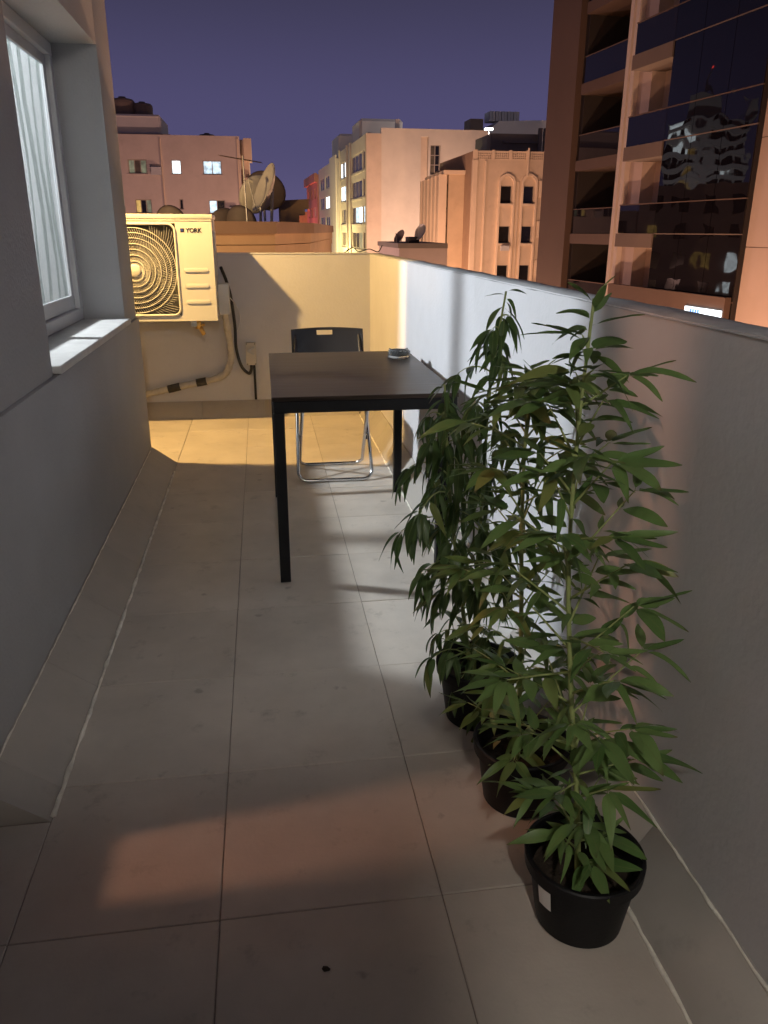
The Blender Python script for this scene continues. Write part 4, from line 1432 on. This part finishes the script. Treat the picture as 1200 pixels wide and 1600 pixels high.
# ---------------------------------------------------------------- ochre building with pointed window surrounds
Y4 = 64.0
P4 = at(735, 362, Y4)
b4 = thing('apartment_block', (P4.x, Y4, 0), 'ochre building with pointed window surrounds and pierced parapet', 'building')
ROOT[b4] = (0, 0, 0)
def X4(px, py=320): return at(px, py, Y4).x - P4.x
def Z4(py): return at(790, py, Y4).z
zp = Z4(250)
c1, c2 = (X4(781.5), X4(799)), (X4(817), X4(833.5))
ST4 = (Z4(290) - Z4(414)) / 2
holes = [(u0, u1, Z4(318) - ST4 * k, Z4(290) - ST4 * k) for k in range(6) for (u0, u1) in (c1, c2)]
holes_b4 = list(holes)
facade(b4, 'wall', 'peach_wall', 0, X4(852), GZ, zp, holes, 0, 0.35)
lbox(b4, 'body', 'peach_wall', 0.02, X4(852) + 3, 0.5, 14, GZ, zp - .4)
for h in holes:
    window(b4, h, 0, 'dark_glass', 'front', 'win_frame', 0.05, 0, deep=0.25)
    lbox(b4, 'window_sill', 'trim', h[0] - .18, h[1] + .12, -0.18, -0.002, h[2] - .16, h[2] - .01)
for (u0, u1) in (c1, c2):
    w_ = 0.16
    a, b = u0 - .22, u1 + .22
    m_ = (a + b) / 2
    zl, zk, za = GZ, Z4(283), Z4(271)
    MB().prism([(a, zl), (a + w_, zl), (a + w_, zk - .05), (m_ - .2, za - .22), (m_ + .2, za - .22), (b - w_, zk - .05), (b - w_, zl), (b, zl), (b, zk), (b - .12, zk + .3), (m_ + .12, za), (m_ - .12, za), (a + .12, zk + .3), (a, zk)], 'y', -0.16, -0.002).build('window_surround', 'trim', b4, local=True)
MB().box(c1[1] + .40, c2[0] - .40, -0.10, -0.003, GZ, Z4(284)).build('centre_strip', 'trim', b4, local=True)
lbox(b4, 'corner_strip', 'trim', -0.02, 0.35, -0.12, -0.002, GZ, zp - .02)
# pierced parapet: three rows of openings in panels
npn = 4
u_end = X4(847)
hol = []
rowh = (Z4(237) - zp)
for p in range(npn):
    pa_, pb_ = 0.25 + (u_end - .25) * p / npn, 0.25 + (u_end - .25) * (p + 1) / npn
    for i in range(7):
        for r_ in range(3):
            ua = pa_ + .12 + (pb_ - pa_ - .24) * i / 7
            hol.append((ua + .02, ua + (pb_ - pa_ - .24) / 7 - .05, zp + rowh * (.12 + .28 * r_), zp + rowh * (.12 + .28 * r_) + rowh * .17))
facade(b4, 'pierced_parapet', 'trim', 0, u_end, zp + .002, Z4(236), hol, 0.0, 0.12)
lbox(b4, 'parapet_shade', 'tank', 0.1, u_end, 0.35, 0.42, zp - .35, Z4(237) - .1)  # dark sheet whose colour stands in for shade inside the openings
for p in range(npn + 1):
    u = 0.1 + (u_end - .25) * p / npn
    lbox(b4, 'parapet_post', 'trim', u, u + .2, -0.06, -0.001, zp, Z4(234.5))
lbox(b4, 'drain_pipe', 'trim', X4(819), X4(821), -0.3, -0.17, Z4(276), Z4(231))
# setback side parapet going back
MB().box(0.0, 0.14, 0.13, 12, zp, Z4(236) - .03).build('side_parapet', 'brown_wall', b4, local=True)
MB().box(0.0, 0.3, 0.36, 13.9, GZ, zp - .001).build('side_wall', 'brown_wall', b4, local=True)
for r_ in range(9):
    zq = Z4(283) - ST4 * r_ * .5
    if r_ % 2 == 0:
        lbox(b4, 'quoin', 'trim', X4(840), X4(851), -0.2, -0.002, zq - ST4 * .40, zq + .05)
# ochre wing, set back, with vertical fins on its street side
A4, B4 = at(697, 362, 66.5), at(668, 362, 76.0)
zw = at(697, 266, 66.5).z
wg = thing('office_block', (A4.x, A4.y, GZ), 'lower ochre block with vertical fins on its street side', 'building')
dAB = (B4 - A4); dAB.z = 0
LAB = dAB.length
uu = dAB.normalized()
nn_ = Vector((-uu.y, uu.x, 0))           # outward to the street (left)
def plan(root, name, mt, u0, u1, n0, n1, z0, z1):
    c = [A4 + uu * u0 + nn_ * n0, A4 + uu * u1 + nn_ * n0, A4 + uu * u1 + nn_ * n1, A4 + uu * u0 + nn_ * n1]
    return MB().prism([(p.x, p.y) for p in c], 'z', z0, z1).build(name, mt, root)
MB().prism([(A4.x + .1, A4.y), (P4.x - .005, A4.y), (P4.x - .005, 80), (B4.x + .1, B4.y)], 'z', GZ, zw - .3).build('wall', 'orange_wall', wg)
MB().prism([(A4.x - .35, A4.y - .2), (P4.x - .006, A4.y - .2), (P4.x - .006, 80.2), (B4.x - .35, B4.y)], 'z', zw - .299, zw).build('roof_slab', 'trim', wg)
for i in range(6):
    u = LAB * i / 5.0
    plan(wg, 'fin', 'trim', u, u + .45, 0.05, 0.7, GZ, zw - .31)
for k in range(5):
    z0 = zw - 1.0 - 3.1 * k
    plan(wg, 'window_band', 'dim_glass', 0.3, LAB, -0.1, 0.03, z0 - 1.9, z0)
    plan(wg, 'ledge', 'trim', 0.3, LAB, 0.032, 0.3, z0 - 2.15, z0 - 1.95)

for h in (holes_b4[2], holes_b4[5]):
    lbox(b4, 'window_cooler', 'tank_pale', h[0] + .12, h[1] - .12, -0.5, -0.19, h[2] - .55, h[2] - .17)
lbox(b4, 'drain_pipe', 'trim', 0.95, 1.05, -0.14, -0.003, GZ, zp - .1)
# pale roof block and tanks seen over it
Y6 = 122.0
q0, q1 = at(742, 215, Y6), at(852, 188, Y6)
b6 = thing('apartment_block', (q0.x, Y6, GZ), 'pale block with a slanting roof edge behind the ochre building', 'building')
MB().prism([(q0.x, q0.z - .8), (at(780, 189, Y6).x, at(780, 189, Y6).z), (q1.x, q1.z), (q1.x + 8, q1.z), (q1.x + 8, GZ), (q0.x, GZ)], 'y', Y6, Y6 + 14).build('wall', 'white_wall', b6)
tk = thing('roof_tank', (at(795, 187, Y6).x, Y6 + 3, q1.z), 'pale corrugated roof tank on the slanting block', 'water tank')
for i in range(10):
    x0 = at(771, 187, Y6).x + (at(819, 187, Y6).x - at(771, 187, Y6).x) * i / 10
    x1 = at(771, 187, Y6).x + (at(819, 187, Y6).x - at(771, 187, Y6).x) * (i + .8) / 10
    MB().box(x0, x1, Y6 + 2 + .15 * (i % 2), Y6 + 5, q1.z + .01, at(800, 171, Y6).z).build('panel', 'tank_pale', tk)
tk2 = thing('roof_tank', (at(758, 187, Y6).x, Y6 + 6, q1.z - 1.5), 'dark box tank left of the pale corrugated one', 'water tank')
MB().box(at(749, 187, Y6).x, at(770, 187, Y6).x, Y6 + 5.2, Y6 + 9, q1.z - 3, at(758, 178, Y6).z).build('tank', 'tank', tk2)
# service level on the ochre building's roof
sv = thing('roof_plant_room', (X4(800) + P4.x, Y4 + 6, zp), 'dark grey plant room on the ochre building roof', 'roof room')
x0, x1 = at(766, 240, Y4 + 5).x, at(842, 240, Y4 + 5).x
MB().box(x0, x1, Y4 + 5, Y4 + 10, zp - .39, at(800, 209, Y4 + 5).z).build('wall', 'roof_grey', sv)
MB().box(x0 + 1, x1 - .2, Y4 + 4.7, Y4 + 4.99, at(800, 224, Y4 + 5).z, at(800, 221, Y4 + 5).z).build('ledge', 'roof_grey', sv)
for px in (838, 846):
    xx = at(px, 240, Y4 + 5).x
    MB().box(xx, xx + .3, Y4 + 4.6, Y4 + 4.9, zp, at(800, 200, Y4 + 5).z).build('post', 'roof_grey', sv)
rl = thing('roof_light', (at(772, 214, 100).x, 100, 11.4), 'tiny lit lamp at the cream block roof edge', 'lamp')
p = at(764, 202, 96.5)
MB().box(p.x - .5, p.x + .45, 96.4, 96.7, p.z - .12, p.z + .12).build('lamp_head', 'lit_white', rl)
lamp('bulb_light', (p.x + .3, 96.0, p.z + .5), 2500, (1.0, 0.85, 0.78), 0.2, rl)
MB().box(p.x - .05, p.x + .05, 96.5, 96.6, 11.46, p.z - .121).build('post', 'galv', rl)
# low roof with tank and dishes
lr = thing('low_house', (at(650, 400, 46).x, 46, GZ), 'low roofed house with a dark tank between cream and ochre buildings', 'house')
x0, x1 = at(624, 392, 46).x, at(672, 392, 46).x
MB().box(x0, x1 + 1, 46, 54, GZ, at(640, 388, 46).z).build('wall', 'pink_wall', lr)
MB().box(x0 - .1, x1 + 1, 45.9, 54.1, at(640, 387.9, 46).z, at(640, 380, 46).z).build('parapet', 'roof_grey', lr)
lt = thing('water_tank', (at(645, 380, 47).x, 47, at(640, 380, 46).z), 'black box tank on the low roof', 'water tank')
MB().box(at(637, 380, 47).x, at(653, 380, 47).x, 46.6, 47.8, at(640, 380, 46).z + .001, at(645, 370, 47).z).build('tank', 'black_plastic', lt, bevel=0.03)
zl = at(640, 380, 46).z
dish((at(659, 380, 46.6).x, 46.6, zl), 0.9, (-0.8, -0.4, 0.35), 'small dish beside the black tank on the low roof', 'dish')
dish((at(626, 382, 46.6).x, 46.6, zl - .2), 0.8, (-0.75, -0.35, 0.5), 'small dish at the left edge of the low roof', 'dish_dark')

# ---------------------------------------------------------------- high-rise on the right
TA = R(5.4)
tw = thing('high_rise', (14.273, 32.216, 0), 'brown high-rise with glass balconies filling the right edge', 'building', rz=TA)
ROOT[tw] = (0, 0, 0)
TZ = 34.0
ST = 3.03
def slabz(k): return 0.78 + ST * k
# piers
lbox(tw, 'corner_pier', 'tower_brown', 0.0, 3.2, 4.5, 7.3, GZ, TZ)
lbox(tw, 'corner_return', 'tower_dark', 0.15, 12.0, 7.301, 7.6, GZ, TZ)
lbox(tw, 'ribbed_column', 'tower_pale', -0.22, 0.95, -0.30, -0.05, GZ, TZ)
lbox(tw, 'ribbed_column', 'tower_pale', -0.22, 0.95, -0.72, -0.47, GZ, TZ)
lbox(tw, 'column_groove', 'tower_stone', -0.10, 0.94, -0.469, -0.301, GZ, TZ)
for k in range(-5, 11):
    lbox(tw, 'pier_panel', 'tower_stone', 0.0, 1.2, -1.62, -0.725, slabz(k) + .30, slabz(k) + .30 + ST - .025)
    lbox(tw, 'pier_panel', 'tower_stone', 0.55, 1.2, -4.0, -1.63, slabz(k) + .30, slabz(k) + .30 + ST - .025)
    lbox(tw, 'pier_panel', 'tower_stone', -0.5, 1.2, -11.6, -8.85, slabz(k) + .10, slabz(k) + .10 + ST - .025)
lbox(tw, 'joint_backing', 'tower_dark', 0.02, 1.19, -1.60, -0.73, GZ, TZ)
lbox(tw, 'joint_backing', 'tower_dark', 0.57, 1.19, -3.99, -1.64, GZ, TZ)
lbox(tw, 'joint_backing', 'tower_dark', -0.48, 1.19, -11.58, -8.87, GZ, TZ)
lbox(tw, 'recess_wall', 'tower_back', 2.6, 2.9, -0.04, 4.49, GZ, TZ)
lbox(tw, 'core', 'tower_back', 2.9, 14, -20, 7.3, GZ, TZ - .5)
lbox(tw, 'pier_side', 'tower_back', 0.3, 2.59, 4.2, 4.49, GZ, TZ)
for k in range(-5, 11):
    z = slabz(k)
    # recessed left bay: slab, soffit, glass balustrade with a rail
    lbox(tw, 'balcony_slab', 'tower_brown', 0.12, 2.59, -0.045, 4.19, z, z + .42)
    gp = MB().box(0.20, 0.215, -0.04, 4.18, z + .43, z + 1.43).build('balustrade', 'balcony_glass', tw, local=True)
    MB().box(0.18, 0.235, -0.04, 4.18, z + 1.431, z + 1.47).build('rail', 'tower_brown', gp, local=True)
    # projecting right balcony
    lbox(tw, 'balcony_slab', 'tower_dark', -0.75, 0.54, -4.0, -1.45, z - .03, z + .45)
    gp = MB().box(-0.70, -0.685, -4.0, -1.5, z + .46, z + 1.45).build('balustrade', 'balcony_glass', tw, local=True)
    MB().box(-0.72, -0.665, -4.0, -1.48, z + 1.451, z + 1.49).build('rail', 'tower_brown', gp, local=True)
    MB().box(-0.684, 0.54, -1.52, -1.505, z + .46, z + 1.45).build('side_glass', 'balcony_glass', tw, local=True)
    if k % 2 == 0:
        window(tw, (0.5, 3.6, z + .5, z + 2.5), 2.40, 'dark_glass', 'left', 'tower_back', 0.08, 2, deep=0.15)
    # curtain wall panes with thin rails
    for (za, zb) in ((z + .47, z + 1.45), (z + 1.49, z + ST + .43)):
        for j in range(3):
            va = -8.84 + 1.61 * j
            MB().box(-0.70, -0.68, va + .012, va + 1.598, za, zb).build('curtain_pane', 'curtain_wall', tw, local=True)
    MB().box(-0.715, -0.66, -8.84, -4.01, z + 1.453, z + 1.487).build('glazing_bar', 'tower_brown', tw, local=True)
    MB().box(-0.715, -0.66, -8.84, -4.01, z + .432, z + .466).build('glazing_bar', 'tower_dark', tw, local=True)
lbox(tw, 'curtain_backing', 'tower_back', -0.66, 1.9, -8.84, -4.01, GZ, TZ - .1)
# solid balcony front at the lowest visible storey with a lit opening under it
lbox(tw, 'solid_balcony', 'tower_brown', -0.95, -0.73, -8.84, -1.6, -1.62, -0.62)
sg = thing('lit_sign', (13.4, 24.5, -1.6), 'small blue and white lit sign low on the high-rise', 'sign', rz=TA)
sg.location = tw.matrix_world @ Vector((0, 0, 0)) if False else (14.273, 32.216, 0)
ROOT[sg] = (0, 0, 0)
MB().box(-1.05, -0.97, -8.80, -6.95, -1.42, -1.02).build('panel', 'lit_white', sg, local=True)
for i in range(4):
    MB().box(-1.07, -1.051, -7.75 + .13 * i, -7.67 + .13 * i, -1.38, -1.08).build('stripe', 'lit_blue', sg, local=True)

# ---------------------------------------------------------------- tall block out of frame on the left, mirrored in the glass
b7 = thing('distant_tower', (-133, 203, 0), 'tall striped tower far left, seen only mirrored in the curtain wall', 'building', rz=R(40))
ROOT[b7] = (0, 0, 0)
lbox(b7, 'core', 'white_wall', -11, 11, 0, 22, GZ, 31)
lbox(b7, 'crown', 'white_wall', -5, 7, 4, 16, 31.01, 38)
lbox(b7, 'crown', 'white_wall', -11, -8, 1, 6, 31.01, 36)
lbox(b7, 'mast', 'galv', 0.0, 0.8, 8, 8.8, 38.01, 45)
lbox(b7, 'beacon', 'lit_red', -0.3, 1.1, 7.7, 9.1, 45.01, 45.8)
rn = random.Random(9)
for k in range(14):
    z = GZ + 3.3 * k
    lbox(b7, 'balcony', 'white_wall', -11.4, -1.0, -1.6, -0.02, z, z + 1.2)
    lbox(b7, 'balcony', 'white_wall', 2.0, 11.4, -1.6, -0.02, z, z + 1.2)
    for u in (-10, -7, -4, 3, 5.8, 8.4):
        MB().box(u, u + 2.2, -0.10, -0.02, z + 1.3, z + 2.9).build('window', 'lit_white' if rn.random() < .13 else 'lit_warm' if rn.random() < .05 else 'dark_glass', b7, local=True)
b8 = thing('apartment_block', (-34, 84, 0), 'long low block beside the mirrored tower, seen only in reflection', 'building', rz=R(40))
ROOT[b8] = (0, 0, 0)
for (x0, x1, zt8) in ((-30, -6.2, 4.6), (-6, 6.3, 6.2), (6.5, 30, 3.6)):
    lbox(b8, 'wall', 'pink_wall', x0, x1, -2, 9, GZ, zt8)
    for k in range(5):
        for c_ in range(8):
            u = x0 + 1 + 2.9 * c_
            z = zt8 - 2.6 - 3.1 * k
            if u + 1.4 > x1 or z < GZ: continue
            MB().box(u, u + 1.4, -2.1, -2.01, z, z + 1.5).build('window', 'lit_white' if rn.random() < .12 else 'lit_warm' if rn.random() < .15 else 'dark_glass', b8, local=True)

# ---------------------------------------------------------------- sodium street lamps
def street_lamp(x, y, h, power, color, label, arm=(1, 0)):
    t_ = thing('street_lamp', (x, y, GZ), label, 'street lamp', 'sodium street lamps below')
    MB().tube([(x, y, GZ), (x, y, GZ + h * .5), (x, y, GZ + h)], [0.12, 0.09, 0.07], 8).build('pole', 'galv', t_)
    ex, ey = x + arm[0] * 1.2, y + arm[1] * 1.2
    MB().tube([(x, y, GZ + h - .05), (ex, ey, GZ + h + .2)], 0.045, 6).build('arm', 'galv', t_)
    MB().box(ex - .3, ex + .3, ey - .15, ey + .15, GZ + h + .12, GZ + h + .26).build('lamp_head', 'galv', t_, bevel=0.03)
    MB().box(ex - .24, ex + .24, ey - .11, ey + .11, GZ + h + .09, GZ + h + .118).build('lens', 'lit_orange', t_)
    lamp('bulb_light', (ex, ey, GZ + h - .25), power, color, 0.2, t_)


SO = (1.0, 0.55, 0.33)
street_lamp(6.5, 20.0, 9, 4300, SO, 'street lamp in front of the high-rise, hidden below the parapet')
street_lamp(9.5, 41.0, 9, 1500, SO, 'street lamp beside the far corner of the high-rise')
street_lamp(11.0, 50.0, 9, 8000, SO, 'street lamp in front of the ochre building')
street_lamp(6.0, 62.0, 9, 6500, SO, 'street lamp between the pink and the ochre buildings')
street_lamp(17.0, 82.0, 9, 13500, (1.0, 0.64, 0.50), 'street lamp at the foot of the cream end wall')
street_lamp(5.0, 112.0, 10, 16000, (1.0, 0.78, 0.34), 'street lamp along the cream side windows')
street_lamp(6.0, 160.0, 10, 14000, (1.0, 0.20, 0.16), 'added red lamp standing in for neon by the far pink block')  # added light in place of a neon glow
street_lamp(-5.0, 50.0, 9, 6800, (1.0, 0.56, 0.46), 'street lamp in front of the pink block')
street_lamp(0.5, 12.0, 9, 3000, SO, 'street lamp between the terrace and the neighbour roof')
street_lamp(-105.0, 172.0, 12, 45000, (0.9, 0.9, 1.0), 'added white uplight at the foot of the mirrored tower')  # added out of view so the tower shows in the glass
street_lamp(-5.0, 13.0, 17, 700, (1.0, 0.62, 0.28), 'added unseen lamp left of the neighbour roof to light the dishes')  # hidden light added to brighten the dishes and roof edge
